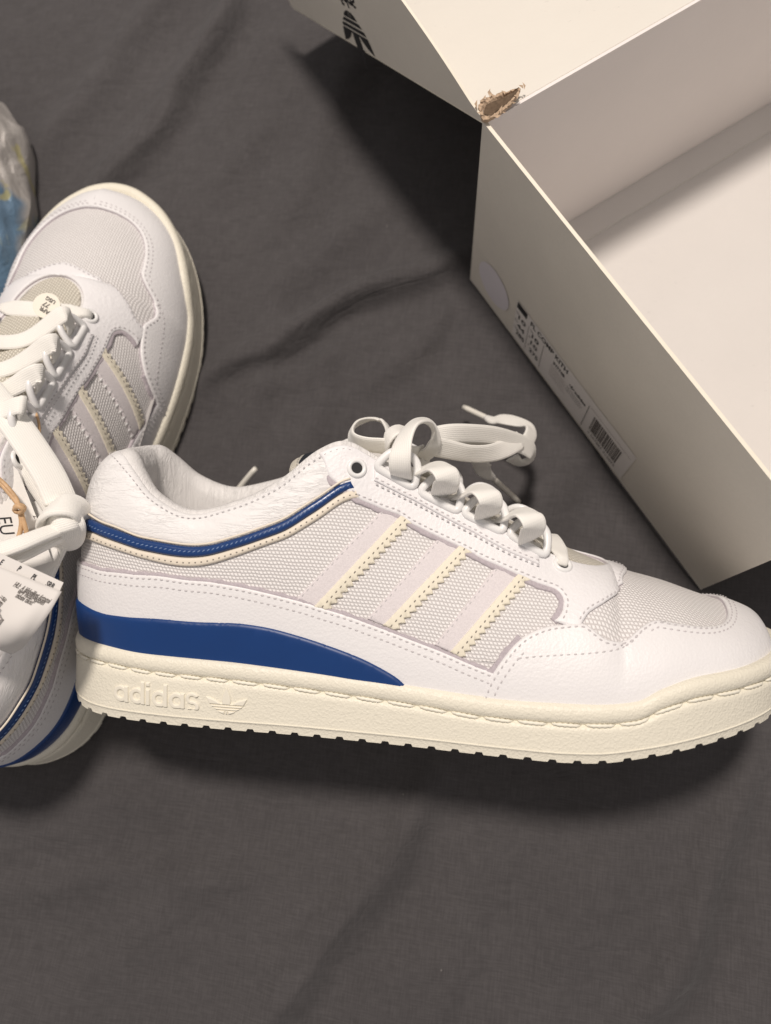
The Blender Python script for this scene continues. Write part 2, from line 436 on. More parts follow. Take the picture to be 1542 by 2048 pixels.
def text_geo(txt, size, bold=0.0, shear=0.0, spacing=1.0, width=1.0):
    cu = bpy.data.curves.new('t', 'FONT'); cu.body = txt; cu.size = size; cu.offset = bold; cu.shear = shear
    cu.space_character = spacing; cu.resolution_u = 3; cu.fill_mode = 'FRONT'
    o = bpy.data.objects.new('t', cu); COL.objects.link(o)
    bpy.context.view_layer.update()
    me = bpy.data.meshes.new_from_object(o.evaluated_get(bpy.context.evaluated_depsgraph_get()))
    V = np.array([v.co[:] for v in me.vertices]).reshape(-1, 3); F = [tuple(p.vertices) for p in me.polygons]
    bpy.data.objects.remove(o); bpy.data.curves.remove(cu); bpy.data.meshes.remove(me)
    if len(V): V[:, 0] *= width
    return V, F
def flat_text(name, txt, size, org, xdir, ydir, ndir, mat, parent, lift=0.012, **kw):
    V, F = text_geo(txt, size, **kw)
    P = np.asarray(org)+V[:, :1]*np.asarray(xdir)+V[:, 1:2]*np.asarray(ydir)+np.asarray(ndir)*lift
    return mesh(name, P, F, mat, parent, smooth=False)

# logo signed shapes (2D), used for the moulded and the printed marks
def leaf(x, y, cx, cy, ang, ln, wd):
    ca, sa = math.cos(ang), math.sin(ang); u = (x-cx)*ca+(y-cy)*sa; v = -(x-cx)*sa+(y-cy)*ca
    u = u/(ln/2)-1; w = wd/2*np.clip(1-np.abs(u)**1.7, 0, 1)
    return np.where(np.abs(u) < 1, np.abs(v)-w, 0.3)
def trefoil(x, y):
    """unit wide mark, base at y=0, top about 0.95; negative inside"""
    d = leaf(x, y, 0, 0.0, math.pi/2, 1.0, 0.27)
    for s in (-1, 1): d = np.minimum(d, leaf(x, y, s*0.03, 0.05, math.pi/2-s*0.80, 0.80, 0.28))
    disc = np.maximum(np.hypot(x, (y-0.24)*1.25)-0.31, y-0.38)
    d = np.minimum(d, disc)
    for k in range(3):
        yc = 0.13+k*0.10
        d = np.maximum(d, 0.017-np.abs(y-yc))
    return np.maximum(d, 0.012-np.where(y < 0.1, np.abs(np.abs(x)-0.04), 1))
def wordmark(x, y):
    """'adidas' lower case, x-height 1, negative inside, starts at x=0; width about 7.1"""
    d = np.full_like(x, 9.); w = 0.27; r = 0.5-w/2
    def ring(cx): return np.abs(np.hypot(x-cx, y-0.5)-r)-w/2
    def bar(cx, y0, y1): return np.maximum(np.abs(x-cx)-w/2, np.maximum(y0-y, y-y1))
    px = 0.0
    for ch in 'adida':
        if ch == 'a': d = np.minimum(d, np.minimum(ring(px+0.5), bar(px+0.865, 0, 1))); px += 1.07
        if ch == 'd': d = np.minimum(d, np.minimum(ring(px+0.5), bar(px+0.865, 0, 1.42))); px += 1.07
        if ch == 'i': d = np.minimum(d, np.minimum(bar(px+0.12, 0, 1), bar(px+0.12, 1.17, 1.42))); px += 0.37
    cx = px+0.40
    def arc(cy, a0, a1):
        a = np.arctan2(y-cy, x-cx); rr = np.hypot((x-cx)*0.85, y-cy)
        m = ((a-a0) % (2*math.pi)) <= (a1-a0)
        return np.where(m, np.abs(rr-0.25)-0.11, 9)
    d = np.minimum(d, arc(0.745, math.radians(25), math.radians(275)))
    d = np.minimum(d, arc(0.255, math.radians(-155), math.radians(95)))
    return d

# ================================================================== SHOE
# shoe frame (cm): +x toe, +z up, lateral side = -y for the front shoe
TAB = np.array([
 # bx    by    Tx    Ty    Tz     a     b     c    d
 [0.80, 0.0,  2.6,  0.0, 10.45, 4.0, .42, 1.55, .30],
 [1.08, 1.3,  2.7,  0.9, 10.45, 4.0, .50, 1.50, .30],
 [1.78, 2.3,  3.1,  1.7, 10.40, 4.0, .45, 1.20, .30],
 [2.95, 3.1,  3.8, 2.35, 9.85, 3.6, .40, 0.90, .30],
 [4.5,  3.5,  4.8,  2.8,  8.85, 3.0, .35, 0.85, .35],
 [6.5,  3.65, 6.4,  3.0,  8.22, 2.3, .35, 0.90, .40],
 [8.5,  3.75, 8.2,  3.0,  8.70, 2.6, .30, 0.90, .60],
 [10.5, 3.85, 9.9,  2.85, 9.62, 3.0, .30, 0.90, 1.4],
 [11.8, 3.95, 11.2, 2.6, 10.75, 3.0, .30, 0.80, 2.2],
 [12.8, 4.05, 12.2, 2.4, 11.18, 3.2, .30, 0.50, 2.2],
 [14.,  4.15, 13.5, 2.15,10.58, 3.2, .20, 0.60, 2.2],
 [16.,  4.35, 15.8, 1.95, 9.33, 2.8, .15, 0.80, 2.0],
 [18.5, 4.6,  18.4, 1.9,  8.11, 2.4, .10, 1.00, 1.6],
 [20.5, 4.75, 20.6, 1.70, 6.92, 2.1, .05, 1.45, 1.1],
 [21.3, 4.79, 21.5, 1.60, 6.62, 2.0, .00, 1.70, .80],
 [21.8, 4.8,  22.1, 1.38, 6.48, 2.0, .00, 1.95, .60],
 [22.15,4.8,  22.5, 1.08, 6.42, 1.95,.00, 2.25, .40],
 [22.4, 4.8,  22.78,0.72, 6.39, 1.9, .00, 2.45, .22],
 [22.6, 4.79, 22.92,0.38, 6.37, 1.9, .00, 2.60, .10],
 [22.8, 4.78, 22.97,0.0,  6.36, 1.9, .00, 2.70, .00],
 [24.,  4.65, 24.2, 0.0,  5.99, 1.7, .00, 2.70, .00],
 [25.5, 4.25, 25.6, 0.0,  5.65, 1.4, .00, 2.30, .10],
 [27.,  3.72, 26.8, 0.0,  5.30, 1.1, .05, 1.70, .25],
 [28.2, 2.85, 27.7, 0.0,  5.05, .85, .05, 1.20, .27],
 [29.1, 1.6,  28.2, 0.0,  4.87, .70, .05, 0.95, .27],
 [29.45,0.0,  28.4, 0.0,  4.80, .65, .05, 0.90, .30]])
ZT = ([0, 2.6, 5, 8, 11, 15, 18.5, 21.7, 23.3, 24.3, 25.6, 27, 28.4, 30], [2.75, 2.88, 2.77, 2.70, 2.55, 2.33, 2.13, 2.2, 2.38, 2.86, 3.25, 3.42, 3.58, 3.80])
TT = np.concatenate([[0], np.cumsum(np.hypot(np.diff(TAB[:, 0]), np.diff(TAB[:, 1])))])
TMAX = TT[-1]
T_CREST = TT[19]
def outline_normal(t):
    e = 0.02
    def B(q): return np.stack([pchip(TT, TAB[:, 0], q), pchip(TT, TAB[:, 1], q)], -1)
    a = np.clip(t-e, 0, TMAX); b = np.clip(t+e, 0, TMAX)
    d = B(b)-B(a); d = d/np.maximum(np.linalg.norm(d, axis=-1, keepdims=True), 1e-9)
    n = np.stack([-d[..., 1]*-1*-1, d[..., 0]], -1)      # rotate +90 deg: (-dy, dx)
    n[..., 0] = -d[..., 1]; n[..., 1] = d[..., 0]
    w0 = np.clip(1-t/0.6, 0, 1)[..., None]; n = n*(1-w0)+np.array([-1., 0])*w0
    w1 = np.clip(1-(TMAX-t)/0.6, 0, 1)[..., None]; n = n*(1-w1)+np.array([1., 0])*w1
    return n/np.linalg.norm(n, axis=-1, keepdims=True)
_tg = np.linspace(0, TMAX, 900)
_cols = [pchip(TT, TAB[:, k], _tg) for k in range(9)]
_ng = outline_normal(_tg)
for _ in range(14):
    _ng[1:-1] = (_ng[:-2]+2*_ng[1:-1]+_ng[2:])/4
_ng /= np.linalg.norm(_ng, axis=1, keepdims=True)
_zt = pchip(ZT[0], ZT[1], _cols[0])
for _ in range(700): _zt[1:-1] = (_zt[:-2]+2*_zt[1:-1]+_zt[2:])/4
# smooth the table columns a little so the panels flow
def _sm(a, k=10):
    a = a.copy()
    for _ in range(k*6): a[1:-1] = (a[:-2]+2*a[1:-1]+a[2:])/4
    return a
_wk = np.clip((TT[12]-_tg)/1.5, 0, 1)
for k in (2, 4): _cols[k] = _sm(_cols[k])*_wk+_cols[k]*(1-_wk)
for k in (0, 1, 5, 6, 7, 8): _cols[k] = _sm(_cols[k], 6 if k < 2 else 90)
def S(t, s, sg):
    """point of the upper at perimeter t (cm), height fraction s, side sg (-1 lateral, +1 medial)"""
    t = np.asarray(t, float); s = np.asarray(s, float)
    g = [np.interp(t, _tg, c) for c in _cols]
    nx = np.interp(t, _tg, _ng[:, 0]); ny = np.interp(t, _tg, _ng[:, 1])
    zb = np.interp(t, _tg, _zt)-0.45
    bx, by, Tx, Ty, Tz, a, b, c, d = g
    if sg > 0: Tz = Tz + 0.35*np.exp(-((Tx-6.5)/3.0)**2)*np.clip(t/2.5, 0, 1)**2; by = by*(1-0.11*np.exp(-((bx-12.5)/5.0)**2))
    P0 = np.stack([bx, by, zb], -1); P1 = np.stack([bx+nx*b, by+ny*b, zb+a], -1)
    P3 = np.stack([Tx, Ty, Tz], -1); P2 = np.stack([Tx+nx*c, Ty+ny*c, Tz-d], -1)
    s = s[..., None]
    P = (1-s)**3*P0+3*(1-s)**2*s*P1+3*(1-s)*s**2*P2+s**3*P3
    P[..., 1] *= sg
    return P
def St_Ss(t, s, sg):
    e = 0.03; es = 0.004
    a = S(np.clip(t+e, 0, TMAX), s, sg)-S(np.clip(t-e, 0, TMAX), s, sg)
    a /= (np.clip(t+e, 0, TMAX)-np.clip(t-e, 0, TMAX))[..., None]
    b = S(t, np.clip(s+es, 0, 1), sg)-S(t, np.clip(s-es, 0, 1), sg)
    b /= (np.clip(s+es, 0, 1)-np.clip(s-es, 0, 1))[..., None]
    return a, b
def Nrm(t, s, sg):
    t = np.asarray(t, float); s = np.asarray(s, float)
    a, b = St_Ss(t, np.minimum(s, 0.995), sg)
    n = unit(np.cross(a, b)*(-sg))
    seam = ((s > 0.97) & (t > T_CREST)) | (t < 0.15) | (t > TMAX-0.15)
    m = n.copy(); m[..., 1] = np.where(seam, m[..., 1]*np.clip((1-s)/0.03 if False else 0, 0, 1), m[..., 1])
    exact = ((s > 0.999) & (t > T_CREST)) | (t < 1e-6) | (t > TMAX-1e-6)
    n = np.where(exact[..., None], unit(m), n)
    return n
# arc-length table for cloth coordinates
_ts = np.linspace(0, TMAX, 260); _ss = np.linspace(0, 1, 60)
_G = S(_ts[:, None]+0*_ss, _ss[None]+0*_ts[:, None], 1)
_ARC = np.concatenate([np.zeros((260, 1)), np.cumsum(np.linalg.norm(np.diff(_G, axis=1), axis=2), axis=1)], 1)
def arc(t, s):
    i = np.clip(t/TMAX*259, 0, 258.999); j = np.clip(s*59, 0, 58.999)
    i0 = i.astype(int); j0 = j.astype(int); fi = i-i0; fj = j-j0
    A = _ARC
    return (A[i0, j0]*(1-fi)*(1-fj)+A[i0+1, j0]*fi*(1-fj)+A[i0, j0+1]*(1-fi)*fj+A[i0+1, j0+1]*fi*fj)
KS = 7.0
T_SPLIT = float(TT[13])+0.9
def surf_uv(t, s, sg):
    P = S(t, s, sg); A = arc(t, s); A1 = arc(t, np.ones_like(t)); w = (t > T_SPLIT).astype(float)
    v = A*(1-w)+(7.0-np.abs(P[..., 1])*1.15)*w
    if sg > 0: v = 14.0-v
    return np.stack([P[..., 0]+np.where(t < 3, (t-3)*0.5, 0), v], -1)

# pose of the front shoe
def frame(ang, roll, O):
    a = math.radians(ang); r = math.radians(roll)
    X = np.array([math.cos(a), math.sin(a), 0]); up = np.array([-math.sin(a), math.cos(a), 0])
    Z = up*math.cos(r)+np.array([0, 0, math.sin(r)]); Y = np.cross(Z, X)
    return X, Y, Z, np.array(O, float)
FR = frame(-3.3, 22.0, (-16.175, 0.943, 4.68))
def to_world(P, fr): X, Y, Z, O = fr; P = np.asarray(P); return O+P[..., :1]*X+P[..., 1:2]*Y+P[..., 2:3]*Z
def to_local(P, fr): X, Y, Z, O = fr; d = np.asarray(P)-O; return np.stack([d@X/(X@X), d@Y/(Y@Y), d@Z/(Z@Z)], -1)

# inverse map: photograph pixel -> (t,s) on the lateral side of the front shoe
_IT = np.linspace(0, TMAX, 700); _IS = np.linspace(0, 1, 220)
_IG, _IH = np.meshgrid(_IT, _IS, indexing='ij')
_IP = proj(to_world(S(_IG, _IH, -1)+Nrm(_IG, _IH, -1)*0.1, FR))
_INz = (Nrm(_IG, _IH, -1) @ np.stack(FR[:3]))[..., 2]
def pick(pts):
    out = []
    for px, py in pts:
        d = (_IP[..., 0]-px)**2+(_IP[..., 1]-py)**2 + np.where(_INz < -0.05, 1e5, 0)
        i, j = np.unravel_index(np.argmin(d), d.shape)
        i0 = min(max(i, 1), 698); j0 = min(max(j, 1), 218)
        Jt = (_IP[i0+1, j0]-_IP[i0-1, j0])/(_IT[i0+1]-_IT[i0-1]); Js = (_IP[i0, j0+1]-_IP[i0, j0-1])/(_IS[j0+1]-_IS[j0-1])
        e = np.array([px, py])-_IP[i, j]
        try:
            dt, ds = np.linalg.solve(np.stack([Jt, Js], 1), e)
            dt = np.clip(dt, -.04, .04); ds = np.clip(ds, -.006, .006)
        except Exception: dt = ds = 0
        out.append((np.clip(_IT[i]+dt, 0, TMAX), np.clip(_IS[j]+ds, 0, 1)))
    return np.array(out)
def curve(pts, step=0.12):
    """pixels -> smooth (t,s) poly-line"""
    q = pick(pts); q[:, 1] *= KS
    q = spline(q, step=step); q[:, 1] /= KS
    q[:, 0] = np.clip(q[:, 0], 0, TMAX); q[:, 1] = np.clip(q[:, 1], 0, 1)
    return q
def line(a, b, step=0.15):
    a = np.array(a, float); b = np.array(b, float); L = np.hypot(a[0]-b[0], (a[1]-b[1])*KS)
    n = max(2, int(L/step)+1); return a+(b-a)*np.linspace(0, 1, n)[:, None]
def chain(*cs):
    out = []
    for c in cs:
        for p in c:
            if not out or np.hypot(p[0]-out[-1][0], (p[1]-out[-1][1])*KS) > 0.035: out.append(np.array(p, float))
    if np.hypot(out[0][0]-out[-1][0], (out[0][1]-out[-1][1])*KS) < 0.035: out.pop()
    return np.array(out)
def inside(P, poly):
    x, y = P[:, 0], P[:, 1]; r = np.zeros(len(P), bool); n = len(poly); j = n-1
    for i in range(n):
        xi, yi = poly[i]; xj, yj = poly[j]
        if yi != yj:
            c = ((yi > y) != (yj > y)) & (x < (xj-xi)*(y-yi)/(yj-yi)+xi); r ^= c
        j = i
    return r
def metric_normal(q, sg, closed):
    """left-hand normals of a (t,s) line expressed in (t,s) per cm of surface"""
    d = (np.roll(q, -1, 0)-np.roll(q, 1, 0)) if closed else np.gradient(q, axis=0)
    a, b = St_Ss(q[:, 0], np.minimum(q[:, 1], 0.99), sg)
    ma = np.maximum(np.linalg.norm(a, axis=1), 0.15); mb = np.maximum(np.linalg.norm(b, axis=1), 0.5)
    v = np.stack([d[:, 0]*ma, d[:, 1]*mb], 1); v = unit(v); n = np.stack([-v[:, 1], v[:, 0]], 1)
    return np.stack([n[:, 0]/ma, n[:, 1]/mb], 1)
def offset(q, dist, sg=-1):
    r = q+metric_normal(q, sg, False)*dist
    r[:, 0] = np.clip(r[:, 0], 0, TMAX); r[:, 1] = np.clip(r[:, 1], 0, 1); return r

def panel_geo(poly, sg, th, r=0.09, base=0.0, edge_h=0.55, step=0.2, low=-0.03, puff=0.0):
    poly = np.asarray(poly, float)
    A2 = np.sum(poly[:, 0]*np.roll(poly[:, 1], -1)-np.roll(poly[:, 0], -1)*poly[:, 1])
    if A2 < 0: poly = poly[::-1]
    n = len(poly)
    nx = np.roll(poly, -1, 0)
    seamp = ((poly[:, 1] > 0.999) & (poly[:, 0] > T_CREST-0.05)) | (poly[:, 0] < 1e-4) | (poly[:, 0] > TMAX-1e-4)
    hid = poly[:, 1] < 0.005
    free = ~((seamp & np.roll(seamp, -1)) | (hid & np.roll(hid, -1)))
    # interior grid
    t0, t1 = poly[:, 0].min(), poly[:, 0].max(); s0, s1 = poly[:, 1].min(), poly[:, 1].max()
    gt = np.arange(t0+step/2, t1, step); gs = np.arange(s0+step/2/KS, s1, step/KS)
    G = np.stack(np.meshgrid(gt, gs, indexing='ij'), -1).reshape(-1, 2); G[:, 0] += (np.arange(len(G)) % 2)*0.01
    ring = poly+metric_normal(poly, sg, True)*r
    ring2 = poly+metric_normal(poly, sg, True)*r*0.4
    cand = np.vstack([ring2, ring, G])
    cand = cand[(cand[:, 0] > 1e-3) & (cand[:, 0] < TMAX-1e-3) & (cand[:, 1] > 0) & (cand[:, 1] < 0.9995)]
    cand = cand[inside(cand, poly)] if len(cand) else cand
    # 3D distances to free border
    fb = np.where(free)[0]
    bp = []
    for i in fb:
        for f in (0, .5): bp.append(poly[i]*(1-f)+nx[i]*f)
    bp = np.array(bp) if len(bp) else np.zeros((1, 2))-9
    B3 = S(bp[:, 0], bp[:, 1], sg)
    def dist(q):
        Q = S(q[:, 0], q[:, 1], sg); out = np.empty(len(Q))
        for k in range(0, len(Q), 2000):
            out[k:k+2000] = np.sqrt(((Q[k:k+2000, None]-B3[None])**2).sum(-1)).min(1)
        return out
    if len(fb) == 0: dist = lambda q: np.full(len(q), 9.)
    dc = dist(cand) if len(cand) else np.zeros(0)
    keep = dc > r*0.3
    cand = cand[keep]
    co = [Vector((p[0], p[1]*KS)) for p in np.vstack([poly, cand])]
    res = delaunay_2d_cdt(co, [], [list(range(n))], 1, 1e-5)
    vs = np.array([[v[0], v[1]/KS] for v in res[0]]); faces = [tuple(f) for f in res[2]]
    vs[:, 0] = np.clip(vs[:, 0], 0, TMAX); vs[:, 1] = np.clip(vs[:, 1], 0, 1)
    d = dist(vs)
    x = np.clip(d/r, 0, 1); h = base+th*(edge_h+(1-edge_h)*np.sqrt(1-(1-x)**2))
    if puff: h = h+puff*(1-np.exp(-d/0.5))
    nn = Nrm(vs[:, 0], vs[:, 1], sg)
    P = S(vs[:, 0], vs[:, 1], sg)+nn*h[:, None]
    seamv = ((vs[:, 1] > 0.999) & (vs[:, 0] > T_CREST-0.02)) | (vs[:, 0] < 1e-4) | (vs[:, 0] > TMAX-1e-4)
    P[seamv, 1] = np.where(np.abs(P[seamv, 1]) < 0.3, 0, P[seamv, 1])
    if sg > 0: faces = [f[::-1] for f in faces]
    uv = surf_uv(vs[:, 0], vs[:, 1], sg)
    # skirt
    orig = res[3]; mp = {}
    for i, o in enumerate(orig):
        for k in o: mp.setdefault(k, i)
    mid = [0]*len(faces)
    V = list(P); UV = list(uv); low_i = {}
    def lo(i):
        if i not in low_i:
            V.append(S(vs[i:i+1, 0], vs[i:i+1, 1], sg)[0]+nn[i]*low); UV.append(uv[i]); low_i[i] = len(V)-1
        return low_i[i]
    for i in fb:
        a, b = mp.get(int(i)), mp.get(int((i+1) % n))
        if a is None or b is None or a == b: continue
        f = (b, a, lo(a), lo(b))
        if sg > 0: f = f[::-1]
        faces.append(f); mid.append(1)
    return np.array(V), faces, np.array(UV), mid
def panel(name, polys, th, mat, parent, edge='raw_edge', sides=(-1, 1), **kw):
    V = []; F = []; U = []; I = []; n = 0
    if isinstance(polys, np.ndarray): polys = [polys]
    for sg in sides:
        for p in polys:
            v, f, u, m = panel_geo(p, sg, th, **kw)
            V.append(v); U.append(u); F += [tuple(i+n for i in ff) for ff in f]; I += m; n += len(v)
    # duplicate skirt verts for a crisp edge through sharp marking instead
    return mesh(name, np.concatenate(V), F, [M[mat], M[edge]], parent, uv=np.concatenate(U), midx=I, sharp=50, weld=0.004)
def side_panels(name, poly, th, mat, parents, **kw):
    return [panel(name, poly, th, mat, p, sides=(sg,), **kw) for sg, p in zip((-1, 1), parents)]
def stitch_geo(q, sg, h=0.0, pitch=0.25, ln=0.15, r=0.028, slant=0.15):
    a = S(q[:, 0], q[:, 1], sg); L = np.concatenate([[0], np.cumsum(np.linalg.norm(np.diff(a, axis=0), axis=1))])
    if L[-1] < pitch: return []
    k = np.arange(pitch/2, L[-1]-pitch/3, pitch)
    t = np.interp(k, L, q[:, 0]); s = np.interp(k, L, q[:, 1])
    t2 = np.interp(k+0.05, L, q[:, 0]); s2 = np.interp(k+0.05, L, q[:, 1])
    P = S(t, s, sg); Nn = Nrm(t, s, sg); D = unit(S(t2, s2, sg)-P); W = np.cross(Nn, D)
    P = P+Nn*h
    D = unit(D+W*slant)
    W = np.cross(Nn, D)
    out = []
    for p, n, d, w in zip(P, Nn, D, W):
        V = [p-d*ln/2-n*.01, p+w*r-d*ln*.25, p+n*r*1.1-d*ln*.22, p-w*r-d*ln*.25, p+w*r+d*ln*.25, p+n*r*1.1+d*ln*.22, p-w*r+d*ln*.25, p+d*ln/2-n*.01]
        out.append((V, [(0, 2, 1), (0, 3, 2), (1, 2, 5, 4), (2, 3, 6, 5), (7, 4, 5), (7, 5, 6)]))
    return out
def stitching(lines, parent, mat='thread', name='stitching', sides=(-1, 1), **kw):
    parts = []
    for q in lines:
        for sg in sides: parts += stitch_geo(q, sg, **kw)
    if not parts: return
    V, F, _ = merge(parts)
    o = mesh(name, V, F, M[mat], parent); tag(o, kind='stuff'); return o

# ---- traced seams of the shoe (pixels of the photograph, lateral side)
t_of_T = lambda x: float(np.interp(x, _cols[2], _tg))
c_mud = curve([(963,1397),(975,1365),(1000,1325),(1030,1288),(1060,1266),(1100,1252),(1150,1247),(1172,1249),(1190,1262),(1210,1277),(1235,1283),(1252,1280),(1270,1265),(1285,1252),(1305,1242),(1340,1238),(1400,1235),(1436,1230),(1452,1220)])
TW = t_of_T(27.55)                                  # where the toe window meets the crest
_xyT = np.linspace(T_CREST-1.5, TMAX, 500); _xyS = np.linspace(0.3, 1, 220)
_XG, _YG = np.meshgrid(_xyT, _xyS, indexing='ij'); _XY = S(_XG, _YG, 1)
def from_xy(pts):
    out = []
    for x, y in pts:
        d = (_XY[..., 0]-x)**2+(_XY[..., 1]-y)**2; i, j = np.unravel_index(np.argmin(d), d.shape); out.append((_xyT[i], _xyS[j]))
    out = np.array(out)
    for k in (0, 1):
        for _ in range(4): out[1:-1, k] = (out[:-2, k]+2*out[1:-1, k]+out[2:, k])/4
    return out
def arc_to_crest(e, xt, n=26):
    P = S(np.array([e[0]]), np.array([e[1]]), 1)[0]; a = np.linspace(0, math.pi/2, n)
    q = from_xy([(P[0]+(xt-P[0])*math.sin(u)**0.8, P[1]*math.cos(u)**0.75) for u in a]); q[-1, 1] = 1.0; return q
_px = proj(to_world(S(c_mud[:, 0], c_mud[:, 1], -1), FR)); c_mud = c_mud[(_px[:, 0] < 1318)]
_e = c_mud[-1]
c_mud_end = arc_to_crest(_e, 27.65); TW = c_mud_end[-1][0]
c_mud_end[0] = _e
SEAM_STEP = 0.15
poly_mud = chain(c_mud, c_mud_end, line((TW, 1), (TMAX, 1)), line((TMAX, 1), (TMAX, 0)), line((TMAX, 0), (c_mud[0][0], 0)), line((c_mud[0][0], 0), c_mud[0]))
c_fox = curve([(166,1129),(205,1141),(260,1147),(334,1153),(400,1161),(464,1170),(530,1184),(594,1200),(660,1220),(720,1240),(800,1270),(880,1301),(940,1327),(985,1345),(1000,1352)])
c_fox = chain(line((0, c_fox[0][1]), c_fox[0]), c_fox)
poly_fox = chain(c_fox, line(c_fox[-1], (c_fox[-1][0], 0)), line((c_fox[-1][0], 0), (0, 0)), line((0, 0), (0, c_fox[0][1])))
c_wedge = curve([(160,1199),(200,1222),(250,1231),(350,1238),(450,1243),(520,1250),(600,1270),(680,1297),(740,1322),(790,1350),(812,1369),(822,1385)])
c_wedge = chain(line((0, c_wedge[0][1]), c_wedge[0]), c_wedge)
poly_wedge = chain(c_wedge, line(c_wedge[-1], (c_wedge[-1][0], 0)), line((c_wedge[-1][0], 0), (0, 0)), line((0, 0), (0, c_wedge[0][1])))
c_col = curve([(170,1022),(205,1043),(270,1069),(351,1086),(432,1084),(529,1053),(640,992),(700,958)])
c_b0 = curve([(171,1030),(205,1050),(270,1074),(351,1090),(432,1088),(529,1057),(640,996),(702,962)])
c_b1 = curve([(170,1053),(205,1073),(270,1096),(351,1112),(432,1107),(529,1076),(640,1016),(712,978)])
c_c1 = curve([(170,1071),(205,1090),(270,1112),(351,1131),(432,1125),(529,1091),(640,1035),(720,996)])
ex0 = lambda c: chain(line((0, c[0][1]), c[0]), c)
c_col, c_b0, c_b1, c_c1 = map(ex0, (c_col, c_b0, c_b1, c_c1))
poly_col = chain(c_col, line(c_col[-1], (t_of_T(12.0), 0.97)), line((t_of_T(12.0), 0.985), (0, 0.985)), line((0, 0.985), (0, c_col[0][1])))
poly_blue = chain(c_b0, line(c_b0[-1], c_b1[-1]), c_b1[::-1], line((0, c_b1[0][1]), (0, c_b0[0][1])))
poly_cream = chain(offset(c_b1, -0.03), line(c_b1[-1], c_c1[-1]), c_c1[::-1], line((0, c_c1[0][1]), (0, c_b1[0][1])))
c_eye = curve([(646,920),(653,942),(661,957),(679,970),(710,995),(749,1012),(770,1021),(798,1031),(823,1048),(850,1062),(886,1079),(931,1100),(963,1118),(998,1133),(1033,1149),(1068,1164),(1100,1175),(1116,1183),(1126,1200),(1122,1225),(1108,1242)])
c_eye2 = curve([(1160,1256),(1168,1240),(1183,1221),(1216,1200),(1237,1183),(1247,1166)])

def smooth_to_crest(e, xt, n=24):
    P = S(np.array([e[0]]), np.array([e[1]]), 1)[0]; f = np.linspace(0, 1, n)
    q = from_xy([(P[0]+(xt-P[0])*(u*u*(3-2*u)), P[1]*(1-u)) for u in f]); q[-1, 1] = 1.0; return q
c_eye3 = smooth_to_crest(c_eye2[-1], 23.8); c_eye2 = np.vstack([c_eye2, c_eye3[1:]])
TS = c_eye2[-1][0]
poly_eye = chain(c_eye, line(c_eye[-1], c_eye2[0]), c_eye2, line((TS, 1), (T_CREST, 1)),
                 line((T_CREST-0.02, 0.995), (t_of_T(11.3), 0.985)), line((t_of_T(11.3), 0.985), c_eye[0]))
c_strip = curve([(747,962),(790,984),(830,1004),(870,1026),(910,1048),(945,1066),(980,1086),(1015,1105),(1050,1120),(1076,1131)])
c_strip_top = c_strip.copy(); c_strip_top[:, 1] = 0.955
poly_strip = chain(c_strip, c_strip_top[::-1])

def sidewall(u):
    """sole outline point and outward normal at closed-perimeter parameter u in cm (0..2*TS_)"""
    pass
# sole outline (half), dense
_ox = np.array([.50, .58, .88, 1.55, 2.8, 5, 8, 11, 15, 18.5, 21.5, 24, 26, 27.7, 29.0, 29.85, 30.2, 30.3])
_oy = np.array([0, .9, 1.75, 2.7, 3.5, 3.95, 4.15, 4.25, 4.55, 4.95, 5.15, 5.0, 4.55, 3.8, 2.8, 1.6, .7, 0])
_half = spline(np.stack([_ox, _oy], 1), step=0.055)
_half[0, 1] = 0; _half[-1, 1] = 0
_half[:, 1] = np.maximum(_half[:, 1], 0)
_medw = 1-0.11*np.exp(-((_half[:, :1]-12.5)/5.0)**2)
OUT = np.vstack([_half*[1, -1], (_half*np.hstack([1+0*_medw, _medw]))[-2:0:-1]])            # lateral heel->toe, medial toe->heel
for _ in range(20): OUT = (np.roll(OUT, 1, 0)+2*OUT+np.roll(OUT, -1, 0))/4
NP_ = len(OUT)
_d = np.roll(OUT, -1, 0)-np.roll(OUT, 1, 0); _d /= np.linalg.norm(_d, axis=1, keepdims=True)
OUTN = np.stack([_d[:, 1], -_d[:, 0]], 1)
for _ in range(28): OUTN = (np.roll(OUTN, 1, 0)+2*OUTN+np.roll(OUTN, -1, 0))/4
OUTN /= np.linalg.norm(OUTN, axis=1, keepdims=True)
OUTL = np.concatenate([[0], np.cumsum(np.linalg.norm(np.diff(OUT, axis=0), axis=1))])
PER = OUTL[-1]+np.linalg.norm(OUT[0]-OUT[-1])
def zt_of(x): return pchip(ZT[0], ZT[1], x)
def zb_of(x): return pchip([0, .8, 1.9, 20, 21.8, 23.9, 25.8, 27.1, 28.8, 30.5], [.30, .1, .0, .0, .06, .38, .76, 1.02, 1.38, 1.8], x)
GRV = 0.74                                                    # groove below the top edge
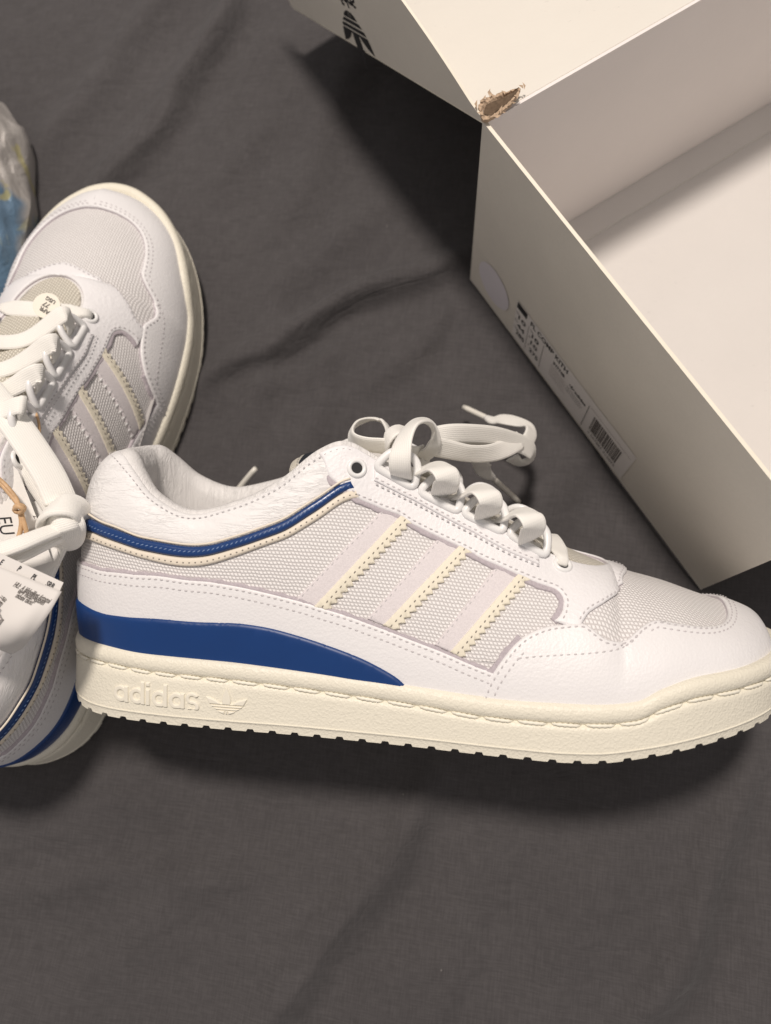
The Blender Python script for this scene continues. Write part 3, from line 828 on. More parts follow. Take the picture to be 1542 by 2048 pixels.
def build_sole(root):
    x = OUT[:, 0]; zt = zt_of(x); zb = zb_of(x)
    rows = []                                                 # (offset, z)
    ph = (OUTL/0.88) % 1.0
    notch = np.where((ph > 0.06) & (ph < 0.43), 0.10, 0.0)
    for _ in range(1): notch = (np.roll(notch, 1)+2*notch+np.roll(notch, -1))/4 if False else notch
    rise = np.clip((zt-2.7)/0.8, 0, 1)*np.clip((x-23)/2, 0, 1)
    rows += [(-0.75, zt-0.5), (-0.50, zt-0.10), (-0.36, zt-0.02), (-0.20, zt), (-0.06, zt-0.06), (0.02, zt-0.18), (0.06, zt-0.36), (0.05, zt-0.52), (0.00, zt-0.64),
             (-0.10, zt-GRV+0.02), (-0.12, zt-GRV-0.03), (-0.02, zt-GRV-0.09), (0.03, zt-GRV-0.17)]
    lowz = zb+0.36
    for f in (0.12, .3, .5, .7, .88, 1.0): rows.append((0.035+0.05*f, (zt-GRV-0.17)*(1-f)+(lowz+0.05)*f))
    rows += [(0.115, lowz+0.03), (0.115, lowz), (0.075, lowz-0.035), (0.06, zb+0.26), (0.055, zb+np.maximum(notch, 0.0)),
             (-1.3, zb+notch), (-1.32, zb+0.25)]
    V = []
    for o, z in rows:
        P = OUT+OUTN*(np.asarray(o)[..., None] if not np.isscalar(o) else o); V.append(np.column_stack([P, z+0*x]))
    K = len(rows); V = np.stack(V, 0).reshape(-1, 3); F = []
    for k in range(K-1):
        for i in range(NP_):
            j = (i+1) % NP_
            F.append((k*NP_+i, (k+1)*NP_+i, (k+1)*NP_+j, k*NP_+j))
    c = len(V); V = np.vstack([V, [[15, 0, 0.25]]])
    for i in range(NP_): F.append(((K-1)*NP_+i, c, (K-1)*NP_+(i+1) % NP_))
    o = mesh('midsole', V, F, M['sole'], root, sharp=38)
    # rope stitches lying in the groove: one object each
    def at_len(l):
        l = l % PER; i = np.interp(l, np.append(OUTL, PER), np.arange(NP_+1)); i0 = int(i) % NP_; i1 = (i0+1) % NP_; f = i-int(i)
        return OUT[i0]*(1-f)+OUT[i1]*f, unit(OUTN[i0]*(1-f)+OUTN[i1]*f)
    l = 1.6; k = 0
    cache = {}
    while l < PER-1.2:
        ln = 0.92 if l < 9 else 1.08
        pts = []; ups = []
        for f in np.linspace(0, 1, 12):
            p, n = at_len(l+f*ln); z = zt_of(p[0:1])[0]-GRV-0.01
            off = -0.015-0.10*(abs(2*f-1)**6)
            pts.append([p[0]+n[0]*off, p[1]+n[1]*off, z-0.03*(f-.5)]); ups.append([n[0], n[1], 0])
        f = np.linspace(0, 1, 12); rr = 0.072*(1-(np.abs(2*f-1))**5*0.75)*(1+0.16*np.where(np.arange(12) % 2, 1, -1))
        v, fc = tube(pts, rr, 6, up=np.array(ups))
        mesh('sole_stitch', v, fc, M['thread_cream'], o)
        l += ln+0.13; k += 1
    # moulded lettering on the lateral heel wall
    def wall_patch(x0, x1, z0, z1, nx_, nz_, fun, name):
        lx = np.linspace(x0, x1, nx_); lz = np.linspace(z0, z1, nz_)
        lat = OUT[:len(_half)]; latn = OUTN[:len(_half)]
        X, Z = np.meshgrid(lx, lz, indexing='ij')
        y = np.interp(X, lat[:, 0], lat[:, 1]); nx2 = np.interp(X, lat[:, 0], latn[:, 0]); ny2 = np.interp(X, lat[:, 0], latn[:, 1])
        d = fun(X, Z)
        wz = zt_of(X.ravel()).reshape(X.shape); zbx = zb_of(X.ravel()).reshape(X.shape)+0.41
        f = np.clip((wz-GRV-0.17-Z)/(wz-GRV-0.17-zbx), 0, 1)
        off = 0.035+0.05*f - 0.03 + 0.105*(1/(1+np.exp(d/0.010)))
        P = np.stack([X+nx2*off, y+ny2*off, Z], -1).reshape(-1, 3)
        act = d < 0.06
        F = []
        for i in range(nx_-1):
            for j in range(nz_-1):
                if act[i, j] or act[i+1, j+1]: F.append((i*nz_+j, (i+1)*nz_+j, (i+1)*nz_+j+1, i*nz_+j+1))
        used = sorted({q for ff in F for q in ff}); mp = {q: i for i, q in enumerate(used)}
        mesh(name, P[used], [tuple(mp[q] for q in ff) for ff in F], M['sole_smooth'], o)
    h = 0.66
    wall_patch(3.3, 7.4, 0.75, 1.9, 400, 120, lambda X, Z: wordmark((X-3.42)/h, (Z-0.74+(X-3.4)*0.02)/h)*h, 'moulded_lettering')
    wall_patch(7.25, 9.05, 0.50, 1.95, 170, 140, lambda X, Z: trefoil((X-8.12)/1.36, (Z-0.66)/1.06)*1.2, 'moulded_emblem')
    return o

def build_shoe():
    root = empty('sneaker')
    # upper cloth body
    nt, ns = 230, 34
    tt = np.concatenate([np.linspace(0, 3, 40), np.linspace(3, TMAX-3, nt-80)[1:-1], np.linspace(TMAX-3, TMAX, 42)]); nt = len(tt)
    ss = np.linspace(0, 1, ns)
    parts = []
    for sg in (-1, 1):
        Tm, Sm = np.meshgrid(tt, ss, indexing='ij')
        P = S(Tm, Sm, sg).reshape(-1, 3); U = surf_uv(Tm.ravel(), Sm.ravel(), sg)
        F = [(i*ns+j, (i+1)*ns+j, (i+1)*ns+j+1, i*ns+j+1) for i in range(nt-1) for j in range(ns-1)]
        if sg > 0: F = [f[::-1] for f in F]
        parts.append((P, F, U))
    V, F, U = merge(parts)
    mesh('upper_textile', V, F, M['knit'], root, uv=U)
    build_sole(root)
    # lining: rolls over the collar and goes down inside
    parts = []
    te = T_CREST
    tl = np.linspace(0, te, 170)
    for sg in (-1, 1):
        T1 = S(tl, np.ones_like(tl), sg); nr = np.stack([np.interp(tl, _tg, _ng[:, 0]), sg*np.interp(tl, _tg, _ng[:, 1]), 0*tl], 1)
        roll = np.interp(tl, [0, 3, t_of_T(9.5), t_of_T(12.2), te], [0.95, 0.85, 0.75, 0.16, 0.10])
        lift = np.interp(tl, [0, t_of_T(10), t_of_T(12), te], [0.10, 0.10, 0.05, 0.0])
        zfl = 3.4+0*tl
        rows = []
        A = T1+np.array([0, 0, 1])*(lift*0.7)[:, None]
        rows.append(S(tl, 0*tl+0.975, sg)+Nrm(tl, 0*tl+0.975, sg)*(np.minimum(lift, .1)*0.1)[:, None])
        for f in np.linspace(0, 1, 9):
            a = f*math.pi/2
            rows.append(A-nr*(roll*math.sin(a))[:, None]+np.array([0, 0, 1])*(0.14*lift/0.1*math.sin(math.pi*min(f*1.3, 1)) - roll*(1-math.cos(a))*0.8)[:, None])
        last = rows[-1]
        Bt = S(tl, np.zeros_like(tl), sg)-nr*0.7
        for f in (0.06, .15, .3, .5, .75, 1.0):
            bulge = 0.25*math.sin(math.pi*min(1, f*1.4)) if f < 0.7 else 0
            p = last*(1-f)+Bt*f; p[:, :2] -= nr[:, :2]*(bulge*roll)[:, None]; p[:, 2] = last[:, 2]*(1-f)+zfl*f
            rows.append(p)
        K = len(rows); V = np.stack(rows, 1).reshape(-1, 3)
        F = [(i*K+j, (i+1)*K+j, (i+1)*K+j+1, i*K+j+1) for i in range(len(tl)-1) for j in range(K-1)]
        if sg > 0: F = [f[::-1] for f in F]
        U = np.stack([np.repeat(tl, K), np.tile(np.arange(K)*0.4, len(tl))], 1)
        parts.append((V, F, U))
    V, F, U = merge(parts); mesh('collar_lining', V, F, M['leather_pucker'], root, uv=U, weld=0.01)
    # insole
    q = _half[(_half[:, 0] > 0.8) & (_half[:, 0] < 26)][::3]
    L = np.column_stack([q[:, 0], -q[:, 1]*0.9, 0*q[:, 0]+3.38]); Rr = L*[1, -1, 1]
    n = len(L); mesh('insole', np.vstack([L, Rr]), [(i, i+1, n+i+1, n+i) for i in range(n-1)], M['insole'], root)
    # panels
    panel('heel_foxing', poly_fox, 0.13, 'leather', root, puff=0.02)
    panel('heel_wedge', poly_wedge, 0.24, 'blue_rubber', root, edge='blue_rubber', r=0.18, edge_h=0.35)
    panel('collar_panel', poly_col, 0.05, 'leather_soft', root, edge='leather_soft', puff=0.10, r=0.12)
    pc = panel('collar_stripe', poly_cream, 0.17, 'pale_trim', root, edge='pale_trim', edge_h=0.6, step=0.25)
    pb = panel('collar_stripe', poly_blue, 0.21, 'blue_patent', root, edge='blue_patent', edge_h=0.5, r=0.12, step=0.25)
    tag(pb, label='glossy navy blue stripe along the collar'); tag(pc, label='pale beige stripe under the blue one')
    parts = []
    for sg in (-1, 1):
        c = c_col; P = S(c[:, 0], c[:, 1], sg)+Nrm(c[:, 0], c[:, 1], sg)*0.17
        parts.append(tube(P, 0.045, 6))
    V, F, _ = merge(parts); mesh('collar_piping', V, F, M['pale_trim'], root)
    mid = (c_b0[:, None][:0] if False else None)
    def between(a, b, f):
        n = 200; A = resample(a*[1, KS], n); B = resample(b*[1, KS], n); r = A*(1-f)+B*f; r[:, 1] /= KS; return r
    stitching([between(c_b0, c_b1, 0.5)], pb, 'thread_blue', h=0.215, pitch=0.19, ln=0.15, r=0.02, slant=0.5)
    stitching([between(c_b1, c_c1, 0.62)], pc, 'thread_dark', h=0.172, pitch=0.24, ln=0.09, r=0.028)
    # three side stripes
    ST = [((766,1018),(591,1199),(799,1033),(632,1208),(824,1046),(661,1217)),
          ((880,1072),(739,1233),(918,1091),(770,1246),(943,1104),(797,1258)),
          ((995,1129),(873,1285),(1036,1147),(904,1299),(1060,1159),(929,1313))]
    for (lt, lb, ct, cb, rt, rb) in ST:
        def pl_(a, b, n=41, e=0.03):
            a = np.array(a, float); b = np.array(b, float); f = np.linspace(-e, 1+e, n)[:, None]
            q = pick(a+(b-a)*f)
            for _ in range(10): q[1:-1] = (q[:-2]+2*q[1:-1]+q[2:])/4
            return q
        LA, CA, RA = pl_(lb, lt), pl_(cb, ct), pl_(rb, rt)          # bottom -> top
        a1, a0, c1, c0, r1, r0 = LA[-1], LA[0], CA[-1], CA[0], RA[-1], RA[0]
        CO = CA+0.25*(RA-CA)
        ps = chain(resample(LA[::-1]*[1, KS], step=.15)/[1, KS], line(a0, CO[0]), resample(CO*[1, KS], step=.15)/[1, KS], line(CO[-1], a1))
        SO = side_panels('side_stripe', ps, 0.10, 'suede', (root, root), edge='suede', step=0.2)
        Lz = np.linalg.norm(S(np.array([r0[0]]), np.array([r0[1]]), -1)-S(np.array([r1[0]]), np.array([r1[1]]), -1))
        nt_ = int(Lz/0.29); zz = []
        f = np.linspace(0, 1, 4*nt_+1)
        wv = [0.06, .16, 0.06, -.10]
        w = np.array([[0.76, 0.93, 1.08, 0.93][i % 4] for i in range(len(f))])
        fi = np.linspace(0, 1, 41); ev = lambda A, ff: np.array([np.interp(ff, fi, A[:, 0]), np.interp(ff, fi, A[:, 1])])
        for i, ff in enumerate(f): zz.append(ev(CA, ff)*(1-w[i])+ev(RA, ff)*w[i])
        pz = chain(resample(CA[::-1]*[1, KS], step=.15)/[1, KS], line(c0, zz[0]), np.array(zz), line(zz[-1], c1))
        ZO = side_panels('stripe_trim', pz, 0.14, 'cream_leather', SO, edge='cream_leather', step=0.2, r=0.05)
        off = lambda A, B, f0: np.stack([A*(1-f0)+B*f0])
        l1 = LA*0.88+CA*0.12; l2 = CA*0.52+RA*0.48
        for k_, sg in enumerate((-1, 1)):
            stitching([l1], SO[k_], 'thread', sides=(sg,), h=0.10, pitch=0.27, ln=0.16, r=0.026)
            stitching([l2], SO[k_], 'thread_dark', sides=(sg,), h=0.145, pitch=0.25, ln=0.13, r=0.024)
        stitching([offset(LA, -0.05)], SO[1], 'plastic', sides=(1,), name='ladder_stitching', h=0.05, pitch=0.34, ln=0.42, r=0.055, slant=30)
    e = panel('eyestay', poly_eye, 0.15, 'leather_tumbled', root, puff=0.02)
    stitching([offset(c_eye[6:-2], 0.17)[4:], offset(c_eye2[2:], 0.14)], e, 'thread', h=0.175, pitch=0.24)
    mg = panel('toe_mudguard', poly_mud, 0.17, 'leather', root, puff=0.03)
    full = np.vstack([c_mud, c_mud_end[1:]])
    l_in = curve([(1033,1317),(1079,1313),(1133,1310),(1191,1306),(1229,1300),(1254,1291),(1270,1277),(1283,1263),(1298,1254)])
    stitching([offset(full, -0.14), l_in, offset(full[int(len(c_mud)*0.93):], -0.36), offset(c_mud[2:22], -0.40)], mg, 'thread', h=0.20, pitch=0.25)
    fx = [o for o in root.children if o.name.startswith('heel_foxing')][0]
    cf = c_fox[4:]
    stitching([offset(cf, -0.14), offset(cf, -0.42)], fx, 'thread', h=0.155, pitch=0.25)
    for sg, st in zip((-1, 1), side_panels('lace_strip', poly_strip, 0.10, 'leather_tumbled', (root, root), edge='leather_tumbled', base=0.17, low=0.10)):
        stitching([offset(c_strip, 0.12), offset(c_strip, -0.10)], st, 'thread', sides=(sg,), h=0.28, pitch=0.24)
    # raw suede edges showing under the leather
    def band(c, o, i=0.12):
        a = offset(c, o); return chain(a, offset(c, i)[::-1])
    eb = chain(c_eye[3:])
    for nm, c_, o_, par in (('raw_edge', eb, -0.17, e), ('raw_edge', c_fox[14:], 0.09, fx), ('raw_edge', c_mud[:len(c_mud)//3], 0.15, mg)):
        wob = 0.02*np.sin(np.arange(len(c_))*0.9)+0.015*np.sin(np.arange(len(c_))*2.3)
        a = c_+metric_normal(c_, -1, False)*(o_+wob)[:, None]; b = offset(c_, -np.sign(o_)*0.12)
        side_panels(nm, chain(a, b[::-1]), 0.11, 'raw_edge', (par, par), edge='raw_edge', step=0.3)
    cs = [o for o in root.children if o.name.startswith('collar_panel')][0]
    tl2 = np.linspace(0, t_of_T(12.6), 200)
    stitching([np.stack([tl2, np.interp(tl2, [0, 4, t_of_T(7), t_of_T(11), t_of_T(12.6)], [0.90, .89, .9, .955, .965])], 1)], cs, 'thread', h=0.152, pitch=0.24, ln=.13, r=0.02)
    # eyelets
    for (px, py), dk in (((713, 937), True), ((1124, 1131), False)):
        q = pick([(px, py)])[0]
        for sg in (-1, 1):
            p = S(q[:1], q[1:2], sg)[0]; n = Nrm(q[:1], q[1:2], sg)[0]; a, b = St_Ss(q[:1], q[1:2], sg); a = unit(a[0]); b = unit(np.cross(n, a))
            prof = [(0.20, 0.10), (0.22, 0.22), (0.27, 0.27), (0.34, 0.26), (0.39, 0.21), (0.40, 0.15)]
            K = 24; V = []
            for r_, h_ in prof:
                for k in range(K):
                    an = 2*math.pi*k/K; V.append(p+n*h_+(a*math.cos(an)+b*math.sin(an))*r_)
            F = [(j*K+k, j*K+(k+1) % K, (j+1)*K+(k+1) % K, (j+1)*K+k) for j in range(len(prof)-1) for k in range(K)]
            eo = mesh('eyelet', V, F, M['plastic'], root)
            V = [p+n*0.19+(a*math.cos(2*math.pi*k/K)+b*math.sin(2*math.pi*k/K))*0.22 for k in range(K)]
            mesh('eyelet_hole_shade', V, [tuple(range(K))], M['hole_shade'], eo)  # flat disc across the opening, the hole's shade painted as its colour
    # D rings
    rings = []
    for px, py in ((791, 962), (879, 1004), (966, 1049), (1052, 1094)):
        t = pick([(px, py+8)])[0][0]
        for sg in (-1, 1):
            s = np.array([0.97]); ta = np.array([t])
            p = S(ta, s, sg)[0]; n = Nrm(ta, s, sg)[0]; a = unit(S(ta+.3, s, sg)[0]-S(ta-.3, s, sg)[0]); b = unit(np.cross(n, a))
            if b[2] > 0: b = -b                              # b points down the side of the shoe
            c = p+n*0.34
            b2 = unit(b*0.96-n*0.26)                           # ring tilts up and inward
            pts = [(-.68, .22), (-.25, .23), (.25, .23), (.68, .22), (.80, .10), (.76, -.12), (.62, -.50), (.38, -.74), (0, -.82), (-.38, -.74), (-.62, -.50), (-.76, -.12), (-.80, .10)]
            P = spline(np.array([c+a*u+b2*v for u, v in pts]), n=44, closed=True)[:-1]
            v_, f_ = tube(P, 0.165, 10, closed=True, flat=0.85, up=np.cross(a, b2))
            mesh('d_ring', v_, f_, M['plastic'], root)
            rings.append((c, a, b2, n, sg))
    # tongue
    xs = [23.2, 21.5, 19.5, 17, 15, 13, 11.8, 10.7, 10.2]
    zc = [6.1, 6.75, 7.6, 8.75, 9.55, 10.05, 10.2, 10.2, 10.1]
    P = spline(np.array([[x, 0, z] for x, z in zip(xs, zc)]), step=0.25); n = len(P)
    Tn = unit(np.gradient(P, axis=0)); Up = np.cross(Tn, [0, -1, 0]); Up = unit(np.where(Up[:, 2:3] < 0, -Up, Up))
    V = []; U = []; K = 24
    hw = np.interp(P[:, 0], [10.1, 10.9, 12, 18, 21, 23.2], [1.9, 2.25, 2.4, 2.2, 1.7, .9]); thk = np.interp(P[:, 0], [9.7, 10.2, 11, 14, 18, 23], [.22, .38, .42, .3, .2, .15])
    for k in range(K):
        an = 2*math.pi*k/K; c_, s_ = math.cos(an), math.sin(an)
        x_ = np.sign(c_)*abs(c_)**0.6; y_ = np.sign(s_)*abs(s_)**0.6
        w = hw*x_; sag = 0.10*w**2
        V.append(P+np.outer(w, [0, 1, 0])+Up*(thk*y_-sag)[:, None]); U.append(np.stack([P[:, 0], w+40], 1))
    V = np.stack(V, 1).reshape(-1, 3); U = np.stack(U, 1).reshape(-1, 2)
    F = [(i*K+k, i*K+(k+1) % K, (i+1)*K+(k+1) % K, (i+1)*K+k) for i in range(n-1) for k in range(K)]+[tuple((n-1)*K+k for k in range(K))]
    to = mesh('tongue', V, F, M['knit_fine'], root, uv=U)
    # webbing binding round the tongue top
    e = [(13.2, 2.3), (11.9, 2.4), (10.9, 2.28), (10.35, 1.9), (10.1, 1.2), (10.03, 0), (10.1, -1.2), (10.35, -1.9), (10.9, -2.28), (11.9, -2.4), (13.2, -2.3)]
    zz_ = lambda x, w: float(np.interp(x, xs[::-1], zc[::-1]))-0.10*w*w
    P = spline(np.array([[x, w, zz_(x, w)] for x, w in e]), step=0.2)
    v_, f_ = tube(P, 0.27, 10, flat=1.0); uu = np.stack([np.tile(np.arange(10)*0.2, len(P)), np.repeat(np.arange(len(P))*0.2, 10)], 1)
    mesh('tongue_binding', v_, f_, M['webbing'], to, uv=uu)
    # dark folded brand label on the tongue
    P = np.array([[[x, w, zz_(x, w)+h] for w in np.linspace(-1.6, 1.6, 9)] for x, h in ((10.3, .36), (10.8, .42), (11.4, .42), (12.0, .38))])
    P2 = P+[0, 0, 0.07]; V = np.vstack([P.reshape(-1, 3), P2.reshape(-1, 3)]); n_ = 9; F = []
    for i in range(3):
        for j in range(8):
            a_ = i*n_+j; F += [(a_, a_+1, a_+n_+1, a_+n_), tuple(36+q for q in (a_, a_+n_, a_+n_+1, a_+1))]
    ring_ = [i for i in range(9)]+[9+8, 18+8, 27+8]+[27+j for j in range(7, -1, -1)]+[18, 9]
    for i in range(len(ring_)):
        a_, b_ = ring_[i], ring_[(i+1) % len(ring_)]; F.append((a_, a_+36, b_+36, b_))
    mesh('tongue_label', V, F, M['black_fab'], to, smooth=False)
    return root, rings

sneaker, RINGS = build_shoe()
def place(root, fr, mirror=False):
    X, Y, Z, O = fr
    m = Matrix(((X[0], Y[0], Z[0], O[0]*CM), (X[1], Y[1], Z[1], O[1]*CM), (X[2], Y[2], Z[2], O[2]*CM), (0, 0, 0, 1)))
    if mirror: m = m @ Matrix.Diagonal((1, -1, 1, 1))
    root.matrix_world = m
place(sneaker, FR)
tag(sneaker, 'white low sneaker lying in the middle, raised logo on its cream sole wall facing up', 'sneaker', 'pair of white sneakers')

# second shoe: standing on its sole on the left, toe away from the viewer
h2 = at(8, 1534, 1.0); t2 = at(238, 371, 2.5)
ang2 = math.degrees(math.atan2(t2[1]-h2[1], t2[0]-h2[0]))
a2 = math.radians(ang2)
X2 = np.array([math.cos(a2), math.sin(a2), 0])
TILT2 = math.radians(0)
Z2 = np.array([0, 0, 1.]); Y2 = np.cross(Z2, X2)
SC2 = 1.04; X2 = X2*SC2; Y2 = Y2*SC2; Z2 = Z2*SC2
O2 = t2-X2*31.1-Y2*0.42; O2[2] = 0.02
FR2 = (X2, Y2, Z2, O2)

def copy_tree(o, parent=None):
    c = o.copy(); COL.objects.link(c)
    if parent is not None: c.parent = parent
    for ch in list(o.children): copy_tree(ch, c)
    return c
sneaker2 = copy_tree(sneaker)
place(sneaker2, FR2, True)
tag(sneaker2, 'white low sneaker standing upright at the left edge, hang tags tied to its laces', 'sneaker', 'pair of white sneakers')

# ------------------------------------------------------------------ laces (shoe frame)
def lace_rows(root, rings, slack, skip=(), prim=-1, cross=True, up=1.0):
    A_ = [r for r in rings if r[4] == prim]; B_ = [r for r in rings if r[4] != prim]
    for i, l in enumerate(A_):
        if i in skip: continue
        r = B_[max(i-1, 0)] if i > 0 else B_[0]
        def half(rg, hi):
            c, a, b, n, sg = rg
            return [(c-b*0.12-n*0.30, -b*0.9-n*.2), (c-b*0.30+n*0.05, b*0.95+n*0.3), (c-b*0.60+n*(0.40*hi), b*0.75+n*0.6), (c-b*0.95+n*(0.58*hi)+np.array([-.15, 0, 0]), n)]
        L = half(l, up); Rr = half(r, 0.75*up)
        mid = l[0]*0.55+r[0]*0.45; apex = mid+np.array([-0.15, 0, 0.30+slack[i]])
        pts = [p for p, _ in L]+[apex]+[p for p, _ in Rr[::-1]]
        nn = [q for _, q in L]+[np.array([0.15, 0, 1])]+[q for _, q in Rr[::-1]]
        v, f, u = ribbon(pts, np.array([unit(x) for x in nn]), 0.80, 0.17)
        mesh('lace', v, f, M['lace'], root, uv=u)
        if cross and i < len(A_)-1:      # the run that crosses below
            p0 = B_[i+1][0]-B_[i+1][2]*0.9-B_[i+1][3]*0.05; p1 = l[0]-l[2]*0.95-l[3]*0.12; m_ = (p0+p1)/2+np.array([0, 0, 0.10])
            v, f, u = ribbon([p0, p0*.7+p1*.3+[0, 0, .1], m_, p0*.3+p1*.7+[0, 0, .1], p1], np.array([[0.35, 0, 1]]*5), 0.8, 0.15)
            mesh('lace', v, f, M['lace'], root, uv=u)
    # bottom row through the eyelets
    q = pick([(1124, 1131)])[0]
    Pm = [S(q[:1], q[1:2], sg)[0] for sg in (-1, 1)]; Nn = [Nrm(q[:1], q[1:2], sg)[0] for sg in (-1, 1)]
    pts = [Pm[0]+Nn[0]*0.1, Pm[0]+Nn[0]*0.36+[-.05, .25, .1], [Pm[0][0]-.15, -0.9, Pm[0][2]+.75], [Pm[0][0]-.2, 0, Pm[0][2]+0.85], [Pm[0][0]-.15, .9, Pm[0][2]+.75], Pm[1]+Nn[1]*0.36+[-.05, -.25, .1], Pm[1]+Nn[1]*0.1]
    nn = [unit(Nn[0]*.4+np.array([0, -1, .2])), unit(Nn[0]), [0, -.3, 1], [0, 0, 1], [0, .3, 1], unit(Nn[1]), unit(Nn[1]*.4+np.array([0, 1, .2]))]
    v, f, u = ribbon(pts, np.array(nn), 0.8, 0.16, wtab=[(0, .38), (.09, .5), (.2, .8), (.8, .8), (.91, .5), (1, .38)])
    mesh('lace', v, f, M['lace'], root, uv=u)
lace_rows(sneaker, RINGS, [0.3, .12, .12, .12], skip=(0, 1, 2, 3))
lace_rows(sneaker2, RINGS, [0.1, .05, .05, .05], prim=1, cross=False, up=0.6)

def wlace(root, fr, pts, normals, w=0.8, th=0.17, name='lace', mirror=False, mat='lace', wtab=None, dz=0.0):
    """lace given as (px, py, z) seen in the photograph; normals in world axes"""
    if dz: w = w*(HCAM-pts[0][2]-dz)/(HCAM-pts[0][2])
    P = np.array([at(p[0], p[1], p[2]+dz) for p in pts]); N = np.array([unit(np.array(n, float)) for n in normals])
    X, Y, Z, O = fr; Rm = np.stack([X, Y, Z], 1)
    P = to_local(P, fr); N = N @ Rm
    if mirror: P[:, 1] *= -1; N[:, 1] *= -1
    v, f, u = ribbon(P, N, w, th, wtab=wtab)
    return mesh(name, v, f, M[mat], root, uv=u)
def waglet(root, fr, a, b, r=0.15, mirror=False):
    P = np.array([at(*a), at(*b)]); P = resample(P, 7); P = to_local(P, fr)
    if mirror: P[:, 1] *= -1
    v, f = tube(P, [r*.8, r, r, r, r, r, r*.86], 10); return mesh('aglet', v, f, M['tip'], root)

for bx_, by_, z_ in ((880, 1001, 10.4), (966, 1047, 10.1), (1053, 1093, 9.8)):
    wlace(sneaker, FR, [(bx_+dx, by_+dy, z_+dz_) for dx, dy, dz_ in ((4,-4,-1.3),(6,-12,-.3),(11,-28,.8),(15,-47,1.35),(5,-62,1.3),(-14,-67,.7),(-40,-60,-.1),(-66,-48,-1.2),(-92,-30,-2.4))],
          [(0,.9,.4),(.1,-.2,1),(.1,-.3,1),(.3,.0,1),(.3,.35,.9),(.05,.5,.85),(0,.5,.85),(0,.5,.9),(0,.5,.9)], 1.0)
# bow of the front shoe
UPN = (0, .25, 1); FA = (0, -0.9, 0.45)
# centre loop over the knot and down to the first ring
wlace(sneaker, FR, [(806,957,10.2),(801,944,11.2),(800,915,11.7),(807,880,11.6),(822,853,11.2),(845,842,10.5),(864,852,9.8),(870,872,9.4),(866,893,9.1),(852,908,8.6),(838,915,8.0)],
      [(-.2,-.5,.8),(-.1,-.4,1),(-.2,-.2,1),(-.6,.2,.9),(-.5,.7,.6),(.1,.9,.5),(.7,.5,.6),(.9,.1,.6),(.7,-.5,.6),(.3,-.8,.5),(0,-.8,.5)], 0.85)
wlace(sneaker, FR, [(838,920,8.2),(852,925,7.9),(858,935,7.4),(850,950,6.6)], [(.3,.2,1)]*4, 0.85)
# left loop: a standing band that turns back on itself
wlace(sneaker, FR, [(790,896,8.8),(765,892,9.0),(735,889,9.0),(712,882,8.7),(703,868,8.2),(709,852,7.8),(728,842,7.4),(750,838,7.2),(768,846,7.2),(778,862,7.6),(786,876,8.2)],
      [(0,-.9,.5),(0,-.95,.5),(-.3,-.9,.4),(-.8,-.6,.3),(-1,.1,.3),(-.8,.6,.3),(-.3,.95,.2),(.3,.9,.3),(.8,.5,.3),(.8,.3,.3),(.6,.2,.5)], 0.86)
# knot wrap
wlace(sneaker, FR, [(779,905,8.0),(773,893,9.0),(776,875,9.5),(790,862,9.5),(806,864,9.2),(812,880,8.9)], [(-.7,-.6,.5),(-.9,-.1,.6),(-.7,.3,.7),(-.2,.7,.8),(.5,.5,.8),(.8,0,.6)], 0.85)
wlace(sneaker, FR, [(838,905,8.4),(822,908,9.2),(802,904,9.3),(785,898,9.0)], [(.3,-.7,.7),(0,-.7,.8),(-.2,-.7,.7),(-.4,-.6,.7)], 0.8)
# right loop, upper and lower run
wlace(sneaker, FR, [(868,874,9.0),(900,868,8.6),(940,867,7.9),(985,871,7.0),(1025,882,6.0),(1052,893,5.2),(1064,905,4.6),(1056,921,4.2),(1038,925,4.2),(1024,915,4.4)],
      [(0,-.4,.9),(0,-.5,.9),(.1,-.6,.8),(.2,-.6,.8),(.4,-.5,.8),(.6,-.3,.7),(.9,-.3,.3),(.4,-.9,.1),(-.4,-.8,.1),(-.6,-.4,.5)], 0.86)
wlace(sneaker, FR, [(866,893,8.8),(900,900,8.2),(940,907,7.5),(980,906,6.8),(1012,896,6.2),(1040,880,5.6)],
      [(0,-.6,.8),(0,-.6,.8),(0,-.7,.7),(.1,-.6,.8),(.1,-.4,.9),(.2,-.3,.9)], 0.86)
wlace(sneaker, FR, [(872,884,8.3),(920,886,7.4),(970,889,6.3),(1015,899,5.2)], [(0,-.6,.8)]*4, 0.86)
# lace end towards the upper left
wlace(sneaker, FR, [(1042,893,5.0),(1056,880,4.6),(1062,862,4.1),(1050,850,3.7),(1025,842,3.2),(1003,838,2.7),(985,841,2.3),(972,836,1.9)],
      [(.3,-.3,.9),(.8,0,.6),(.7,.5,.4),(.1,.7,.7),(0,.5,.9),(0,.4,.9),(0,.4,.9),(0,.4,.9)], 0.82, wtab=[(0, .8), (.7, .85), (.85, .6), (1, .28)])
waglet(sneaker, FR, (978, 838, 2.0), (927, 814, 1.2))
# lace end towards the lower right
wlace(sneaker, FR, [(962,902,6.2),(960,918,5.6),(965,935,4.6),(976,948,3.6),(986,956,2.8)], [(-.3,-.3,.9),(-.2,-.3,1),(-.2,-.2,1),(-.1,-.1,1),(0,0,1)], 0.85, wtab=[(0, .8), (.5, .85), (.8, .55), (1, .28)])
waglet(sneaker, FR, (983, 954, 2.9), (1038, 1004, 1.4))

